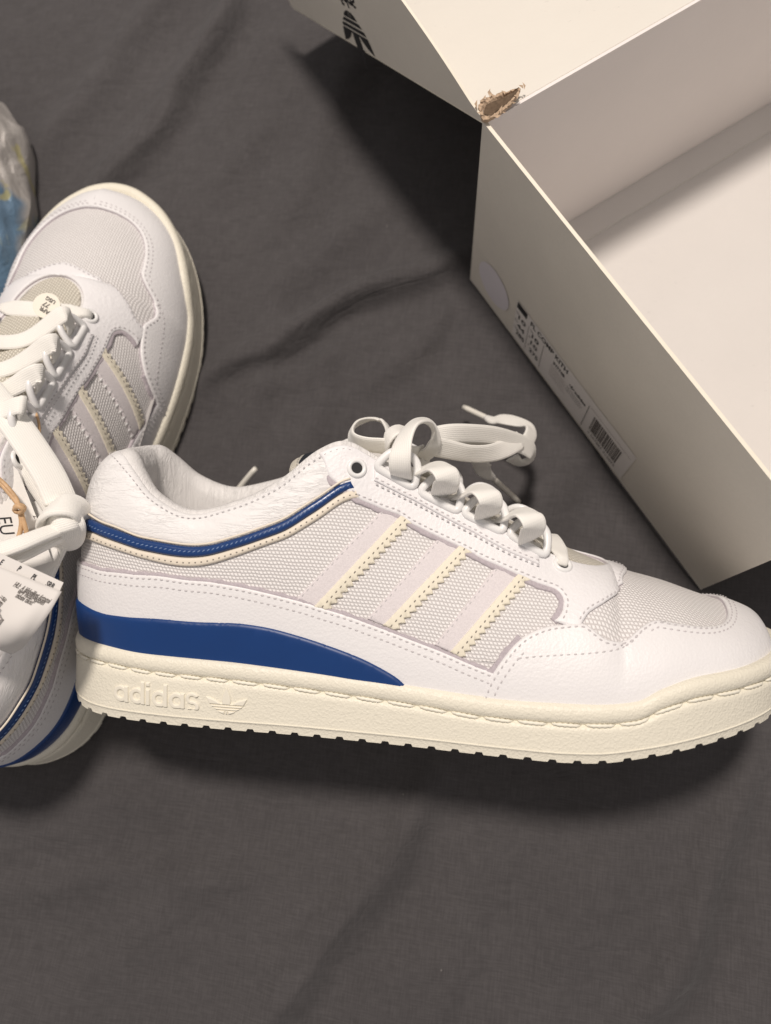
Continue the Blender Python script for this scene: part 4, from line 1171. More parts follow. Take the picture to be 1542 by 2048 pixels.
# knotted laces of the left shoe
K2 = dict(mirror=True, dz=-2.4)
DL = (-.35, -.3, .9)
wlace(sneaker2, FR2, [(-70,728,13.6),(-20,785,13.6),(22,837,13.5),(62,893,13.4),(98,950,13.2),(122,1003,12.9)], [(.5,.2,.8)]*6, 1.12, .3, **K2)
wlace(sneaker2, FR2, [(-80,780,13.2),(-22,835,13.2),(18,877,13.1),(57,930,12.9),(90,978,12.8),(112,1012,12.7)], [(-.3,-.2,1)]*6, 1.12, .3, **K2)
wlace(sneaker2, FR2, [(100,1058,12.0),(92,1030,13.1),(112,1012,13.6),(140,1010,13.5),(160,1026,12.9),(156,1050,12.2)], [(-.8,0,.6),(-.5,.5,.7),(0,.7,.8),(.3,.6,.8),(.9,.1,.4),(.6,-.6,.3)], 1.15, .3, **K2)
wlace(sneaker2, FR2, [(92,1052,12.6),(118,1040,13.6),(146,1034,13.3),(158,1044,12.4)], [(-.2,-.1,1),(0,-.1,1),(.3,0,1),(.9,0,.4)], 1.0, .3, **K2)
wlace(sneaker2, FR2, [(128,1030,13.0),(144,1052,13.3),(142,1078,12.7),(120,1086,12.0)], [(.2,.3,1),(.6,0,.9),(.6,-.4,.7),(.1,-.8,.6)], .9, .3, **K2)
wlace(sneaker2, FR2, [(140,1048,12.6),(118,1058,13.3),(85,1070,13.9),(45,1086,14.4),(5,1100,14.6),(-40,1114,14.7)], [(0,.3,1)]*6, 0.62, .34, **K2)
wlace(sneaker2, FR2, [(140,1060,12.3),(118,1070,13.0),(85,1086,13.6),(45,1106,14.0),(5,1124,14.2),(-40,1140,14.2)], [(0,-.2,1)]*6, 0.58, .34, **K2)
wlace(sneaker2, FR2, [(134,1062,12.4),(124,1086,12.1),(113,1110,11.7),(100,1138,11.3),(88,1168,10.8)], [(.3,0,1)]*5, 0.52, .3, **K2)
wlace(sneaker2, FR2, [(124,1060,12.3),(108,1086,11.9),(96,1112,11.5),(84,1140,11.1),(72,1170,10.6)], [(-.3,0,1)]*5, 0.52, .3, **K2)

# ------------------------------------------------------------------ bed sheet
BA0 = at(940, 560, 0)[:2]; BB0 = at(1400, 1180, 0)[:2]
def sheet():
    n = 640; x = np.linspace(-62, 62, n); y = np.linspace(-44, 80, n)
    X, Y = np.meshgrid(x, y, indexing='ij'); Z = np.zeros_like(X)
    def crease(a, b, amp, sig, bend=0.0, sk=0.6):
        A = at(*a, 0)[:2]; B = at(*b, 0)[:2]; d = B-A; L = np.linalg.norm(d); d /= L; nrm = np.array([-d[1], d[0]])
        u = (X-A[0])*d[0]+(Y-A[1])*d[1]; v = (X-A[0])*nrm[0]+(Y-A[1])*nrm[1]
        v = v-bend*np.sin(np.clip(u/L, -.2, 1.2)*math.pi)-0.25*np.sin(u*0.7+A[0])
        env = 1/(1+np.exp(-(u+0.5)/0.9))/(1+np.exp((u-L-0.5)/0.9))
        return amp*env*(np.exp(-(v/sig)**2)-0.55*np.exp(-((v-sig*1.7)/(sig*1.5))**2))
    for a, b, amp, sig, bd in [((470,-20),(190,400),.50,.9,.6),((330,-30),(60,330),.30,1.2,.3),((700,120),(560,460),.22,1.3,.2),((888,525),(420,760),.48,.7,-.5),((770,560),(560,650),.2,.5,.2),
                               ((760,420),(560,560),.20,1.2,.2),((660,700),(430,800),.15,.8,.2),((560,600),(470,870),.16,.9,.3),((850,1590),(480,2080),.36,.9,.5),((1480,1560),(1260,2070),.34,.9,.7),((1230,1690),(1060,2060),.12,1.2,.3),
                               ((430,1700),(60,2050),.16,1.4,.3),((-20,1780),(500,1745),.16,.8,.2),((650,760),(560,980),.12,.9,.2),((880,620),(760,760),.2,.8,.2),
                               ((1180,860),(1080,1060),.14,1.0,.2),((520,250),(430,380),.14,1.0,.1),((1000,1640),(820,2050),.10,1.4,.2),((640,770),(700,640),.12,.7,.2)]:
        Z += 1.9*crease(a, b, amp, sig, bd)
    g = rng
    for k in range(70):
        px, py = g.uniform(-50, 1600), g.uniform(-50, 2100); an = g.normal(0.95, 0.35); ln = g.uniform(60, 220)
        Z += crease((px, py), (px+ln*math.cos(an), py-ln*math.sin(an)), g.uniform(.02, .075)*g.choice([-1, 1]), g.uniform(.3, .8), g.uniform(-.4, .4))
    for k in range(26):
        lam = g.uniform(5, 16); an = g.uniform(0.5, 1.3)*(1 if k % 3 else -1); ph = g.uniform(0, 6.28)
        w = np.exp(-(((X-g.uniform(-35, 35))/22)**2+((Y-g.uniform(-20, 50))/22)**2))
        Z += w*0.010*lam*np.sin((X*math.cos(an)+Y*math.sin(an))*2*math.pi/lam+ph+0.8*np.sin(X*0.1+Y*0.07))
    Z -= 0.12
    Z = np.minimum(Z, 0.6)
    e2 = unit((BA0-BB0)); l2 = np.array([0.8525, 0.5227]); u = (X-BA0[0])*(-e2[0])+(Y-BA0[1])*(-e2[1]); v = (X-BA0[0])*l2[0]+(Y-BA0[1])*l2[1]
    L2 = np.linalg.norm(BA0-BB0); din = np.minimum(np.minimum(u+1.2, L2+1.2-u), np.minimum(v+1.2, 35-v)); k = np.clip(din/1.6, 0, 1); k = k*k*(3-2*k)
    Z = Z*(1-k)+np.minimum(Z, -0.02)*k
    V = np.stack([X, Y, Z], -1).reshape(-1, 3)
    idx = np.arange(n*n).reshape(n, n)
    F = np.stack([idx[:-1, :-1], idx[1:, :-1], idx[1:, 1:], idx[:-1, 1:]], -1).reshape(-1, 4)
    o = mesh('bed_sheet', V, F, M['sheet']); tag(o, 'rumpled charcoal grey cotton bed sheet under everything', 'bed sheet', kind='structure')
    # the mattress edge far outside the frame
sheet()

# ------------------------------------------------------------------ shoe box
BA = at(940, 560, 0); BB = at(1400, 1180, 0)
eW = unit(BA-BB); lW = np.array([0.8525, 0.5227, 0.0]); up3 = np.array([0, 0, 1.])
lW = unit(lW-eW*(lW@eW)); WID = np.linalg.norm(BA-BB); LEN = 33.5; HB = 12.0; TH = 0.16
box = empty('shoe_box', BA)
def bloc(P): return np.asarray(P)-BA
def wallgrid(name, org, u, v, n, lu, lv, mout, min_, medge, bulge=0.0, nu=24, nv=14, parent=box, wob=0.0):
    """board: outer face towards n, thickness TH inwards"""
    U = np.linspace(0, 1, nu); Vv = np.linspace(0, 1, nv)
    A, B = np.meshgrid(U, Vv, indexing='ij')
    bl = bulge*np.sin(A*math.pi)**0.8*np.sin(np.clip(B, 0, 1)*math.pi*0.95)+wob*np.sin(A*5+B*2)*B
    outer = org+A[..., None]*lu*u+B[..., None]*lv*v+bl[..., None]*n
    inner = outer-n*TH
    V = np.vstack([outer.reshape(-1, 3), inner.reshape(-1, 3)]); N = nu*nv; F = []; I = []
    for i in range(nu-1):
        for j in range(nv-1):
            a = i*nv+j; F.append((a, a+nv, a+nv+1, a+1)); I.append(0); F.append((N+a, N+a+1, N+a+nv+1, N+a+nv)); I.append(1)
    for i in range(nu-1):
        for j in (0, nv-1):
            a = i*nv+j; F.append((a, a+nv, N+a+nv, N+a)); I.append(2)
    for j in range(nv-1):
        for i in (0, nu-1):
            a = i*nv+j; F.append((a, a+1, N+a+1, N+a)); I.append(2)
    return mesh(name, bloc(V), F, [M[mout], M[min_], M[medge]], parent, midx=I, sharp=40)
# end wall with the label, from BA to BB
wallgrid('end_wall', BA+up3*0.1, -eW, up3, -lW, WID, HB-0.1, 'board_out', 'board_in', 'board_edge', 0.12)
wallgrid('end_wall', BA+lW*LEN-eW*0.2+up3*0.1, -eW, up3, lW, WID-.4, HB-.1, 'board_out', 'board_in', 'board_edge', 0.1)
wallgrid('back_wall', BA+lW*(TH+.02)+eW*0.0+up3*0.1, lW, up3, eW, LEN-2*TH-.04, HB-0.12, 'board_out', 'board_wall_lit', 'board_wall_lit', 0.1, nu=40)
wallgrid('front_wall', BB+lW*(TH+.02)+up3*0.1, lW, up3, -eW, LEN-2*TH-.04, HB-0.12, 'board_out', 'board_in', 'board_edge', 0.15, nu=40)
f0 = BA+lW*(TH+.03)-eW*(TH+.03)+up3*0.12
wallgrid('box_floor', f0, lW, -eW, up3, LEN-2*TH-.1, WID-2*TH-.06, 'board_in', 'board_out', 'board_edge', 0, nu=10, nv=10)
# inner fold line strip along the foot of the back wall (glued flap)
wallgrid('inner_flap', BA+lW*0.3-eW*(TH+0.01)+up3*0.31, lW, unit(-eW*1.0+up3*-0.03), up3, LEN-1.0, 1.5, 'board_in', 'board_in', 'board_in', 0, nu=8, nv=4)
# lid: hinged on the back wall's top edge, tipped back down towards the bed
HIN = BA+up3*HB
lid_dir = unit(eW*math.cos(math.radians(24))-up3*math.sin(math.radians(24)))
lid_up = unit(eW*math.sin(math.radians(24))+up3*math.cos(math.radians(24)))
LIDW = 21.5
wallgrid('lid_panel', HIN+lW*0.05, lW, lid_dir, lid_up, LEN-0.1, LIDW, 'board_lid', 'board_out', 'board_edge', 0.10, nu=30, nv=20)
# end flap of the lid: stands up from the panel's short edge, cut away in a curve at the hinge
def lid_flap():
    n = 60; f = np.linspace(0.0, 1, n); d = f*LIDW
    hgt = np.interp(d, [0, .4, 1.2, 2.5, 4.0, 5.5, 7.2, 8.0, 9.5, 22], [0.05, .35, 1.05, 2.1, 3.15, 4.1, 4.95, 5.15, 5.3, 5.5])
    hgt = np.convolve(np.pad(hgt, 2, mode='edge'), np.ones(5)/5, 'valid')
    org = HIN-lW*0.02
    V = []; rows = 8
    for side in (0, 1):
        for i in range(n):
            for k in range(rows):
                h = hgt[i]*k/(rows-1); lean = -0.10*h+0.03*h*h*0.5
                V.append(org+lid_dir*d[i]+lid_up*h-lW*(lean if False else 0.05*h)+lW*(0.0 if side == 0 else 0.11))
    V = np.array(V); N = n*rows; F = []; I = []
    for i in range(n-1):
        for k in range(rows-1):
            a = i*rows+k; F.append((a, a+1, a+rows+1, a+rows)); I.append(0); F.append((N+a, N+a+rows, N+a+rows+1, N+a+1)); I.append(1)
        a = i*rows+rows-1; F.append((a, N+a, N+a+rows, a+rows)); I.append(2)
    return mesh('lid_flap', bloc(V), F, [M['board_out'], M['board_lid'], M['board_edge']], box, midx=I, sharp=40)
flap = lid_flap()
# printed emblem on the flap (upside down with the lid open)
def print_on_flap():
    # find where pixel (712,42) meets the flap plane
    nrm = unit(np.cross(lid_dir, unit(lid_up-lW*0.05))); org = HIN-lW*0.02
    def hit(px, py):
        d = ray(px, py); t = ((org-CAMP)@nrm)/(d@nrm); return CAMP+d*t
    c = hit(690, 12); e = hit(724, 78)
    q0 = hit(696, 22)
    dn = -unit(lid_up-lW*0.05)                     # emblem's own "up" points down to the panel edge
    rt = -lid_dir
    uc = (q0-org)@lid_dir; vc = (q0-org)@unit(lid_up-lW*0.05)
    w = 2.9; tipd = max((hit(736, 76)-org)@lid_dir, 0)
    n = 150; xs = np.linspace(-.62, .62, n); ys = np.linspace(-.05, 1.05, n); X, Y = np.meshgrid(xs, ys, indexing='ij')
    D = trefoil(X, Y)
    base = org+lid_dir*uc+unit(lid_up-lW*0.05)*vc-lW*0.02
    P = base+X[..., None]*w*rt+Y[..., None]*w*dn
    P = P.reshape(-1, 3); F = [(i*n+j, (i+1)*n+j, (i+1)*n+j+1, i*n+j+1) for i in range(n-1) for j in range(n-1) if D[i, j] < 0]
    used = sorted({q for ff in F for q in ff}); mp = {q: i for i, q in enumerate(used)}
    mesh('printed_emblem', bloc(P[used]), [tuple(mp[q] for q in ff) for ff in F], M['ink'], flap, smooth=False)
    xs = np.linspace(-.1, 5.7, 320); ys = np.linspace(-.1, 1.5, 80); X, Y = np.meshgrid(xs, ys, indexing='ij'); D = wordmark(X, Y)
    k = w*0.95/5.5; b2 = base+rt*(-2.75*k)-dn*(1.55*k+0.15)
    P = (b2+X[..., None]*k*rt+Y[..., None]*k*dn).reshape(-1, 3); n2 = 80
    F = [(i*n2+j, (i+1)*n2+j, (i+1)*n2+j+1, i*n2+j+1) for i in range(319) for j in range(79) if D[i, j] < 0]
    used = sorted({q for ff in F for q in ff}); mp = {q: i for i, q in enumerate(used)}
    mesh('printed_wordmark', bloc(P[used]), [tuple(mp[q] for q in ff) for ff in F], M['ink'], flap, smooth=False)
print_on_flap()
# torn corner of brown board
def torn():
    org = at(985, 212, HB-0.2)
    outer = [(957,212),(962,203),(972,196),(983,189),(1003,184),(1022,181),(1042,175),(1036,190),(1024,204),(1015,214),(1004,221),(995,231),(980,236),(966,238),(961,228)]
    P = np.array([at(x, y, 12.32) for x, y in outer]); q = resample(np.vstack([P, P[:1]]), 61)[:-1]; nq = 60
    q[:, :2] += rng.uniform(-.045, .045, (nq, 2)); q[:, 2] += rng.uniform(-.05, .05, nq)
    gut = [(970,228),(1036,179)]; A = at(*gut[0], 12.0); B = at(*gut[1], 12.2)
    V = [q]; F = []
    for lev, (f, dz) in enumerate(((0.45, 0.02), (0.8, -0.12), (1.0, -0.22))):
        d = B-A; t = np.clip(((q-A)@d)/(d@d), 0, 1)[:, None]; near = A+d*t
        r = q*(1-f)+near*f+rng.uniform(-.03, .03, (nq, 3)); r[:, 2] = 12.30+dz; V.append(r)
    V.append(q-[0, 0, .16]); V = np.vstack(V)
    for i in range(nq):
        j = (i+1) % nq
        for l in range(3): F.append((l*nq+i, l*nq+j, (l+1)*nq+j, (l+1)*nq+i))
        F.append((i, 4*nq+i, 4*nq+j, j))
    mesh('torn_edge', bloc(V), F, M['kraft'], box, smooth=False)
    tri = []
    for k in range(26):
        o_ = outer[k % len(outer)]; c_ = at(o_[0]+rng.uniform(-5, 5), o_[1]+rng.uniform(-4, 4), 12.36+rng.uniform(0, .1)); a_ = rng.uniform(0, 6.28); l_ = rng.uniform(.06, .2)
        u_ = np.array([math.cos(a_), math.sin(a_), rng.uniform(-.4, .4)]); w_ = np.array([-math.sin(a_), math.cos(a_), rng.uniform(-.4, .4)])
        tri.append((np.array([c_-u_*l_, c_+u_*l_, c_+w_*l_*.6]), [(0, 1, 2)]))
    V_, F_, _ = merge(tri); tag(mesh('paper_fibre', bloc(V_), F_, M['kraft'], box, smooth=False), kind='stuff')
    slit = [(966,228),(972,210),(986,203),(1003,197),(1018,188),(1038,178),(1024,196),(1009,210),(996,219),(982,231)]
    P = np.array([at(x, y, 12.36) for x, y in slit]); mesh('torn_slit_shade', bloc(P), [tuple(range(len(P)))], M['kraft_shade'], box, smooth=False)  # flat dark piece on top of the tear, painted shade for the recess
torn()
tag(box, 'open off white cardboard shoe box with torn corner and printed size label, top right', 'shoe box')

# round sticker and size label on the end wall
LABN = -lW
def end_hit(px, py):
    """point of the end wall at a pixel, as (distance along wall from BA, height)"""
    d = ray(px, py); t = ((BA-CAMP)@LABN)/(d@LABN); p = CAMP+d*t; return (p-BA)@(-eW), p[2]
def endP(u, z):
    u = np.asarray(u, float); z = np.asarray(z, float)
    bl = 0.12*np.sin(np.clip(u/WID, 0, 1)*math.pi)**0.8*np.sin(np.clip(z/HB, 0, 1)*math.pi*0.95)
    return BA+u[..., None]*(-eW)+z[..., None]*up3+(bl+0.03)[..., None]*LABN
def end_patch(name, V2, F, mat, parent, lift=0.0, **kw):
    V2 = np.asarray(V2); P = endP(V2[:, 0], V2[:, 1])+LABN*lift
    return mesh(name, bloc(P), F, mat, parent, smooth=False, **kw)
cu, cz = end_hit(987, 568)
K = 40; rr = 1.42; cu += 0.12
a = np.linspace(0, 2*math.pi, K, endpoint=False)
V2 = [(cu, cz)]+[(cu+rr*math.cos(x), cz+rr*math.sin(x)) for x in a]
end_patch('round_sticker', V2, [(0, 1+i, 1+(i+1) % K) for i in range(K)], M['sticker'], box, 0.01)
l0 = end_hit(1040, 592); l1 = end_hit(1274, 918); l2 = end_hit(1240, 955)
lu0 = l0[0]; lu1 = l1[0]; lz1 = (l0[1]+l1[1])/2; lz0 = max(l2[1], 0.25)
LW, LH = lu1-lu0, lz1-lz0
nu = 30
V2 = [(lu0+LW*i/nu, lz0+LH*j/6) for i in range(nu+1) for j in range(7)]
lab = end_patch('size_label', V2, [(i*7+j, (i+1)*7+j, (i+1)*7+j+1, i*7+j+1) for i in range(nu) for j in range(6)], M['label'], box, 0.0)
def lrect(x0, x1, y0, y1, mat='ink', name='printed_rule'):
    q = [(lu0+LW*x, lz0+LH*y) for x, y in ((x0, y0), (x1, y0), (x1, y1), (x0, y1))]
    return end_patch(name, q, [(0, 1, 2, 3)], M[mat], lab, 0.015)
def ltext(s, x, y, size, mat='ink', bold=0.0, width=1.0, name='printed_text'):
    V, F = text_geo(s, size, bold=bold, width=width)
    end_patch(name, np.stack([lu0+LW*x+V[:, 0], lz0+LH*y+V[:, 1]], 1), F, M[mat], lab, 0.015)
def lx(px, py): u, z = end_hit(px, py); return (u-lu0)/LW, (z-lz0)/LH
print('LABEL', LW, LH, [lx(*p) for p in ((1036,595),(1060,620),(1068,645),(1135,735),(1040,622),(1055,668),(1095,690),(1172,800),(1240,892))])
lrect(0.006, 0.092, 0.84, 0.985, 'ink', 'printed_logo_block')
def lfit(t, x0, x1, y0, y1, mat='ink', bold=0.02):
    V, F = text_geo(t, 1.0, bold=bold); a = V.min(0); b = V.max(0)
    u = x0+(V[:, 0]-a[0])/(b[0]-a[0])*(x1-x0); v = y0+(V[:, 1]-a[1])/(b[1]-a[1])*(y1-y0)
    end_patch('printed_text', np.stack([lu0+LW*u, lz0+LH*v], 1), F, M[mat], lab, 0.015)
lfit('FL COMP KITH', .128, .452, .83, .95)
for t_, x0, x1, y0 in (('10', .03, .095, .60), ('44', .03, .095, .38), ('285', .03, .105, .16), ('10', .155, .215, .58), ('10', .155, .215, .38), ('275', .155, .235, .16)): lfit(t_, x0, x1, y0, y0+.115)
for t_, x0, y0 in (('US', .008, .70), ('EU', .008, .48), ('CHN', .008, .28), ('UK', .135, .70), ('F', .135, .50), ('J', .135, .28)): lfit(t_, x0, x0+.012*len(t_), y0, y0+.05, 'ink_grey', 0)
lrect(.119, .122, .05, .76, 'ink_grey'); lrect(.252, .255, .05, .78, 'ink_grey'); lrect(.645, .649, .02, .80, 'ink_grey'); lrect(.66, .985, .80, .808, 'ink_soft')
lfit('IH7748', .345, .44, .64, .73)
for k in range(6): lfit('ftwwht/croyal/cwhite cloud white royal', .335, .455+.01*(k % 3), .55-.06*k, .585-.06*k, 'ink_soft', 0)
for k in range(3): lfit('made in vietnam chaussures', .475, .60+.01*(k % 2), .54-.06*k, .575-.06*k, 'ink_grey', 0)
lfit('adidas', .535, .625, .63, .71, bold=.03)
n = 50; gx = np.linspace(-.6, .6, n); gy = np.linspace(-.05, 1.05, n); GX, GY = np.meshgrid(gx, gy, indexing='ij'); D = trefoil(GX, GY)
V2 = np.stack([lu0+LW*.508+GX.ravel()*.36, lz0+LH*.63+GY.ravel()*.34], 1)
end_patch('printed_emblem', V2, [(i*n+j, (i+1)*n+j, (i+1)*n+j+1, i*n+j+1) for i in range(n-1) for j in range(n-1) if D[i, j] < 0], M['ink'], lab, 0.015)
rb = random.Random(3); x = 0.70; bars = []
while x < 0.925:
    w_ = rb.choice([.0022, .0035, .0035, .006, .008]); bars.append((x, x+w_)); x += w_+rb.choice([.002, .003, .003, .0055])
q = []; F = []
for i, (x0, x1) in enumerate(bars):
    q += [(lu0+LW*a_, lz0+LH*b_) for a_, b_ in ((x0, .22), (x1, .22), (x1, .70), (x0, .70))]; F.append((4*i, 4*i+1, 4*i+2, 4*i+3))
end_patch('barcode', q, F, M['ink_grey'], lab, 0.015)
lfit('4 067887 412093', .70, .93, .09, .16, 'ink_grey', 0)

# ------------------------------------------------------------------ loose lace end behind the collar
P = resample(np.array([at(512, 936, 1.6), at(490, 962, 1.1), at(468, 990, .6)]), 8)
base = at(468, 990, 0)
lo = empty('loose_lace', base)
v, f = tube(P-base, [.13, .16, .16, .16, .16, .16, .16, .16], 10); mesh('aglet', v, f, M['tip'], lo)
v, f, u = ribbon([p-base for p in (at(472, 984, .7), at(455, 1005, .4), at(430, 1040, .3), at(400, 1080, .3))], np.array([[0, 0, 1.]]*4), .8, .17, wtab=[(0, .3), (.2, .7), (1, .8)])
mesh('lace', v, f, M['lace'], lo, uv=u)
tag(lo, 'plastic tipped shoelace end poking up behind the heel collar on the sheet', 'shoelace')

# ------------------------------------------------------------------ tags on the left shoe
def sheet_card(name, outline, z_of, mat, th=0.04, parent=None, base=None, curl=0.0):
    """thin card from pixel outline; z_of gives height at each corner"""
    P = np.array([at(px, py, z) for (px, py), z in zip(outline, z_of)])
    n = len(P); nr = unit(np.cross(P[1]-P[0], P[2]-P[0])); nr = nr if nr[2] > 0 else -nr
    V = np.vstack([P, P-nr*th]); F = [tuple(range(n)), tuple(range(2*n-1, n-1, -1))]+[(i, (i+1) % n, n+(i+1) % n, n+i) for i in range(n)]
    return V, F, nr
from mathutils.bvhtree import BVHTree
TREE = [None]
def surf(V, F): TREE[0] = BVHTree.FromPolygons([Vector(v) for v in np.asarray(V)], [tuple(f) for f in F]); 
def on_surf(px, py):
    h = TREE[0].ray_cast(Vector(CAMP), Vector(ray(px, py))); return np.array(h[0]) if h[0] is not None else at(px, py, 10)
def drop(P):
    out = []
    for p in P:
        h = TREE[0].ray_cast(Vector((p[0], p[1], 30)), Vector((0, 0, -1)))
        out.append([p[0], p[1], (h[0][2] if h[0] is not None else p[2])+0.018])
    return np.array(out)
def plane_text(root, base, txt, px, py, ang, size, mat='ink', **kw):
    V, F = text_geo(txt, size, **kw); o_ = on_surf(px, py); c, s_ = math.cos(ang), math.sin(ang)
    P = np.column_stack([o_[0]+V[:, 0]*c-V[:, 1]*s_, o_[1]+V[:, 0]*s_+V[:, 1]*c, o_[2]+0*V[:, 0]])
    mesh('printed_text', drop(P)-base, F, M[mat], root, smooth=False)
# swing tag
base = at(0, 1000, 9.8)
outl = [(-120,960),(0,933),(22,928),(36,941),(82,1057),(104,1120),(-70,1180),(-140,1100)]
pl = lambda px, py: 11.2-(py-930)*0.002-(px)*0.009
V, F, nr = sheet_card('c', outl, [pl(*p) for p in outl], 'card')
tg = empty('swing_tag', base); mesh('card', V-base, F, M['card'], tg, smooth=False); surf(V, F)
plane_text(tg, base, 'IH7748', -22, 925, math.radians(-76), 0.62)
plane_text(tg, base, 'EU', -6, 1034, math.radians(-76), 0.62)
plane_text(tg, base, '2', 76, 1036, math.radians(-60), 0.3, 'ink_grey')
for a_, b_ in (((43,1065),(73,1055)), ((43,1065),(49,1082)), ((73,1055),(80,1072))):
    A = on_surf(*a_); B = on_surf(*b_); A[2] += .02; B[2] += .02; d = unit(B-A); s_ = np.cross(nr, d)*.05
    mesh('printed_mark', np.array([A-s_, B-s_, B+s_, A+s_])-base, [(0, 1, 2, 3)], M['ink'], tg, smooth=False)
tag(tg, 'white card swing tag printed 7748, topmost of the tags at the left edge', 'hang tag', 'tags tied to the left sneaker')
# second card under it
base2 = at(60, 1080, 9)
outl = [(30,935),(82,1035),(98,1075),(60,1130),(-20,1090)]
outl = [(60,1005),(78,1000),(112,1086),(120,1130),(70,1150),(40,1060)]
V, F, nr2 = sheet_card('c', outl, [9.9-(p[1]-1000)*0.002 for p in outl], 'card')
t2_ = empty('backing_card', base2); mesh('card', V-base2, F, M['card'], t2_, smooth=False)
tag(t2_, 'white card lying beneath the swing tag and the lace knot', 'card', 'tags tied to the left sneaker')
# twine
tw = empty('tag_twine', at(40, 1020, 10.4))
b0 = at(40, 1020, 10.4)
def tw_tube(name, pts, r=0.085):
    P = spline(np.array([at(p[0], p[1], p[2]-1.0+(40-p[0])*0.006) for p in pts])-b0, step=0.08); v, f = tube(P, r, 7); return mesh(name, v, f, M['twine'], tw)
tw_tube('cord', [(-10,952,12.4),(5,964,12.35),(20,980,12.35),(33,998,12.3),(38,1012,12.35)])
tw_tube('cord', [(-10,958,12.3),(4,970,12.3),(18,986,12.3),(32,1004,12.3),(38,1014,12.3)])
tw_tube('cord', [(40,1022,12.3),(43,1045,12.15),(40,1065,12.05),(36,1078,12.0)], 0.095)
tw_tube('cord', [(42,1022,12.3),(47,1042,12.2),(52,1060,12.1),(54,1073,12.0)], 0.095)
tw_tube('cord', [(31,784,9.9),(52,798,10.6),(68,818,11.0),(77,842,11.3),(79,866,11.3),(80,892,11.0)], 0.06)
tw_tube('knot', [(30,1016,12.3),(34,1011,12.55),(42,1011,12.6),(48,1015,12.4),(44,1023,12.3),(34,1024,12.4),(29,1019,12.4),(36,1013,12.65),(46,1019,12.6),(38,1026,12.4)], 0.10)
tag(tw, 'tan twine knotted over the white swing tag and looping up past the laces', 'twine')
# leaflets
base3 = at(40, 1200, 10)
o1 = [(-60,1080),(0,1106),(60,1134),(127,1165),(117,1186),(60,1170),(-60,1130)]
z1 = lambda p: 12.6-0.001*(p[0])
V, F, n1 = sheet_card('c', o1, [z1(p) for p in o1], 'paper', .02)
lf = empty('care_leaflet', base3); mesh('page', V-base3, F, M['paper'], lf, smooth=False); surf(V, F)
for s, px, py in (('E', -2, 1128), ('P', 33, 1141), ('PL', 61, 1157), ('SRB', 90, 1171)):
    plane_text(lf, base3, s, px, py, math.radians(-26), 0.30, 'ink', bold=.008, width=.62, shear=.2)
tag(lf, 'white leaflet page marked E P PL SRB, behind the front leaflet page', 'leaflet', 'care leaflets hanging at the left edge')
nn = 24
corner = [((-60,1100),(123,1183)), ((-60,1330),(24,1310))]
def page():
    # curved page: grid between top edge and bottom edge
    top = spline(np.array([[-60,1104,11.15],[0,1130,11.12],[60,1155,11.10],[123,1183,11.00]]), n=nn)
    bot = spline(np.array([[-90,1290,10.60],[-30,1290,10.90],[2,1300,10.50],[22,1309,9.60]]), n=nn)
    rt = spline(np.array([[123,1183,11.00],[98,1226,11.10],[66,1270,10.90],[45,1296,10.30],[22,1309,9.60]]), n=nn)
    G = np.zeros((nn, nn, 3))
    for i in range(nn):
        for j in range(nn):
            f = i/(nn-1); g = j/(nn-1)
            right = rt[j]; left = np.array([-75-20*g, 1104+190*g, 11.1-0.4*g])
            lin = top[i]*(1-g)+bot[i]*g
            ed = left*(1-f)+right*f; bil = (top[0]*(1-f)+top[-1]*f)*(1-g)+(bot[0]*(1-f)+bot[-1]*f)*g
            G[i, j] = lin+ed-bil
    P = np.array([at(p[0], p[1], p[2]+1.6) for p in G.reshape(-1, 3)])
    F = [(i*nn+j, i*nn+j+1, (i+1)*nn+j+1, (i+1)*nn+j) for i in range(nn-1) for j in range(nn-1)]
    P2 = P-[0, 0, .02]; N = len(P)
    F2 = [tuple(N+q for q in f[::-1]) for f in F]
    rim = [i*nn for i in range(nn)]+[(nn-1)*nn+j for j in range(1, nn)]+[i*nn+nn-1 for i in range(nn-2, -1, -1)]+[j for j in range(nn-2, 0, -1)]
    F3 = [(rim[k], rim[(k+1) % len(rim)], N+rim[(k+1) % len(rim)], N+rim[k]) for k in range(len(rim))]
    return np.vstack([P, P2]), F+F2+F3
V, F = page(); base4 = at(40, 1230, 11); surf(V, F)
pg = empty('folded_leaflet', base4); mesh('page', V-base4, F, M['paper'], pg)
upn = np.array([0, 0, 1.])
for s, px, py in (('HU:  A lábbeliket áztatni', 26, 1172), ('vagy mosógépben', 34, 1185), ('mosni tilos!', 30, 1194)):
    plane_text(pg, base4, s, px, py, math.radians(-25), 0.27, 'ink_grey', bold=.006, width=.55, shear=.2)
for k, (s, px, py) in enumerate((('vesistovaroja 31', -30, 1243), ('jalkineet Tero Este 80', -36, 1262), ('liottaa pesta kasin', -34, 1274), ('konepesu kielletty', -31, 1286), ('kuivaus ilmassa', -20, 1286))):
    plane_text(pg, base4, s, px+6, py-6, math.radians(53), 0.25, 'ink_grey', bold=.006, width=.55, shear=.2)
plane_text(pg, base4, '1000000 717 04', -2, 1300, math.radians(42), 0.22, 'ink_grey', bold=.006, width=.6)
tag(pg, 'curled white leaflet page with HU care text, foremost of the leaflets at the left edge', 'leaflet', 'care leaflets hanging at the left edge')

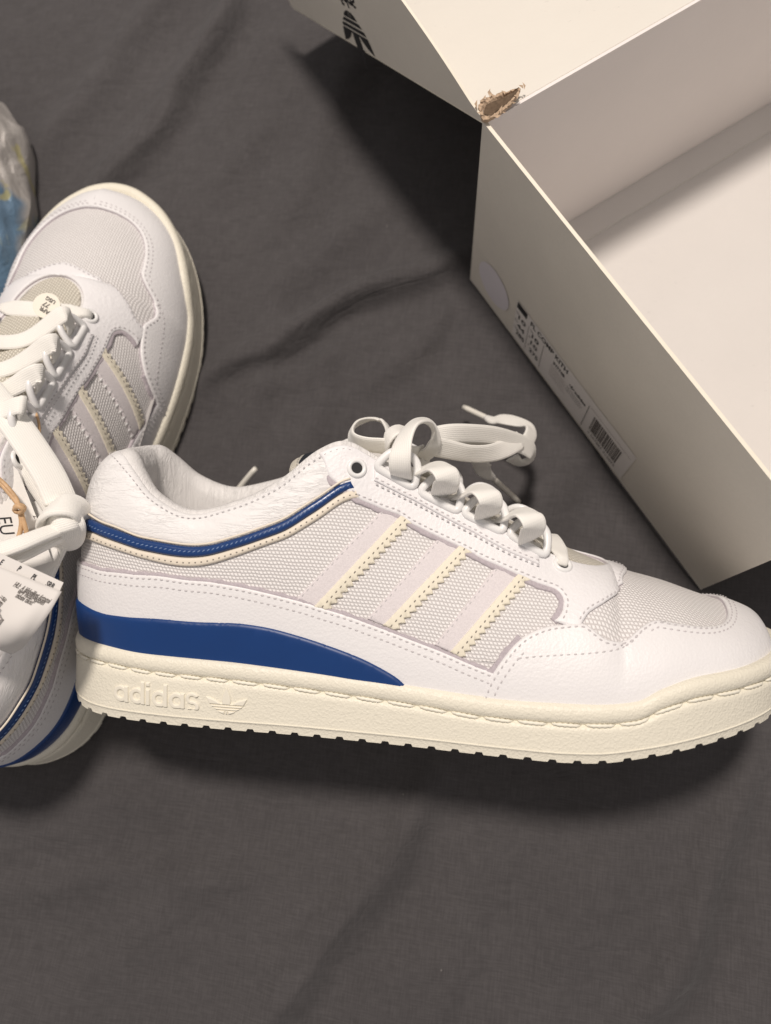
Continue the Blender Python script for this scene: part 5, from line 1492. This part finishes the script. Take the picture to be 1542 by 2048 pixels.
# round sticker on the laces of the left shoe
cst = at(93, 611, 8.3); stn = unit(np.array([.15, -.1, 1.]))
ax = unit(np.cross([0, 1, 0.], stn)); ay = np.cross(stn, ax)
rs = empty('lace_sticker', cst)
K = 32; ring0 = [(ax*math.cos(2*math.pi*k/K)*.62+ay*math.sin(2*math.pi*k/K)*.62) for k in range(K)]
V = ring0+[p-stn*.05 for p in ring0]
mesh('disc', V, [tuple(range(K)), tuple(range(2*K-1, K-1, -1))]+[(k, K+k, K+(k+1) % K, (k+1) % K) for k in range(K)], M['card'], rs, smooth=False).data.materials[0] = M['cream_disc']
tx = unit(ax*math.cos(math.radians(150))+ay*math.sin(math.radians(150))); ty = np.cross(stn, tx)
for s, yy, sz in (('APR', .16, .28), ('77', -.13, .32), ('USG', -.40, .26)):
    V, F = text_geo(s, sz, bold=.008); V = V-[V[:, 0].mean(), 0, 0]
    mesh('printed_text', V[:, :1]*tx+(V[:, 1:2]+yy)*ty+stn*.02, F, M['ink_grey'], rs, smooth=False)
tag(rs, 'round cream sticker with small date print stuck on the lowest lace', 'sticker')

# ------------------------------------------------------------------ plastic bag at the left edge
def bag():
    base = at(-60, 400, 0)
    outl = [(-260,150),(-120,170),(0,203),(10,208),(36,250),(49,256),(56,281),(54,355),(62,409),(54,450),(45,517),(29,562),(0,595),(-80,640),(-260,650)]
    P = np.array([at(x, y, 1.4)[:2] for x, y in outl]); c = P.mean(0); n = 120
    R_ = resample(np.vstack([np.column_stack([P, 0*P[:, 0]]), [[P[0, 0], P[0, 1], 0]]]), n+1)[:-1, :2]
    V = []; rows = 26
    for k in range(rows):
        f = k/(rows-1)
        for i in range(n):
            r = R_[i]*(1-f)+c*f
            zz = 1.4+2.2*math.sin(min(f*2.4, 1)*math.pi/2)
            j = 0.30*math.sin(i*0.45+k*0.7)*math.sin(k*0.6+i*0.23)+0.14*math.sin(i*0.9-k*0.8)+0.06*rng.uniform(-1, 1)
            j *= min(1, f*8)*(1-f*0.8)
            V.append([r[0]+0.1*j, r[1]+0.1*j, zz+j])
    for k in (1, 2):
        for i in range(n):
            r = R_[i]*(1-0.05*k)+c*0.05*k; V.append([r[0], r[1], 1.4-0.68*k])
    V = np.array(V); F = []
    for k in range(rows-1):
        for i in range(n): F.append((k*n+i, k*n+(i+1) % n, (k+1)*n+(i+1) % n, (k+1)*n+i))
    a0 = rows*n
    for i in range(n):
        j = (i+1) % n; F.append((a0+i, a0+j, j, i)); F.append((a0+n+i, a0+n+j, a0+j, a0+i))
    o = mesh('plastic_bag', V-base, F, M['bag'], smooth=True, sharp=30); o.location = Vector(base)*CM
    tag(o, 'crumpled translucent plastic bag with blue and yellow print beside the toe', 'plastic bag')
bag()
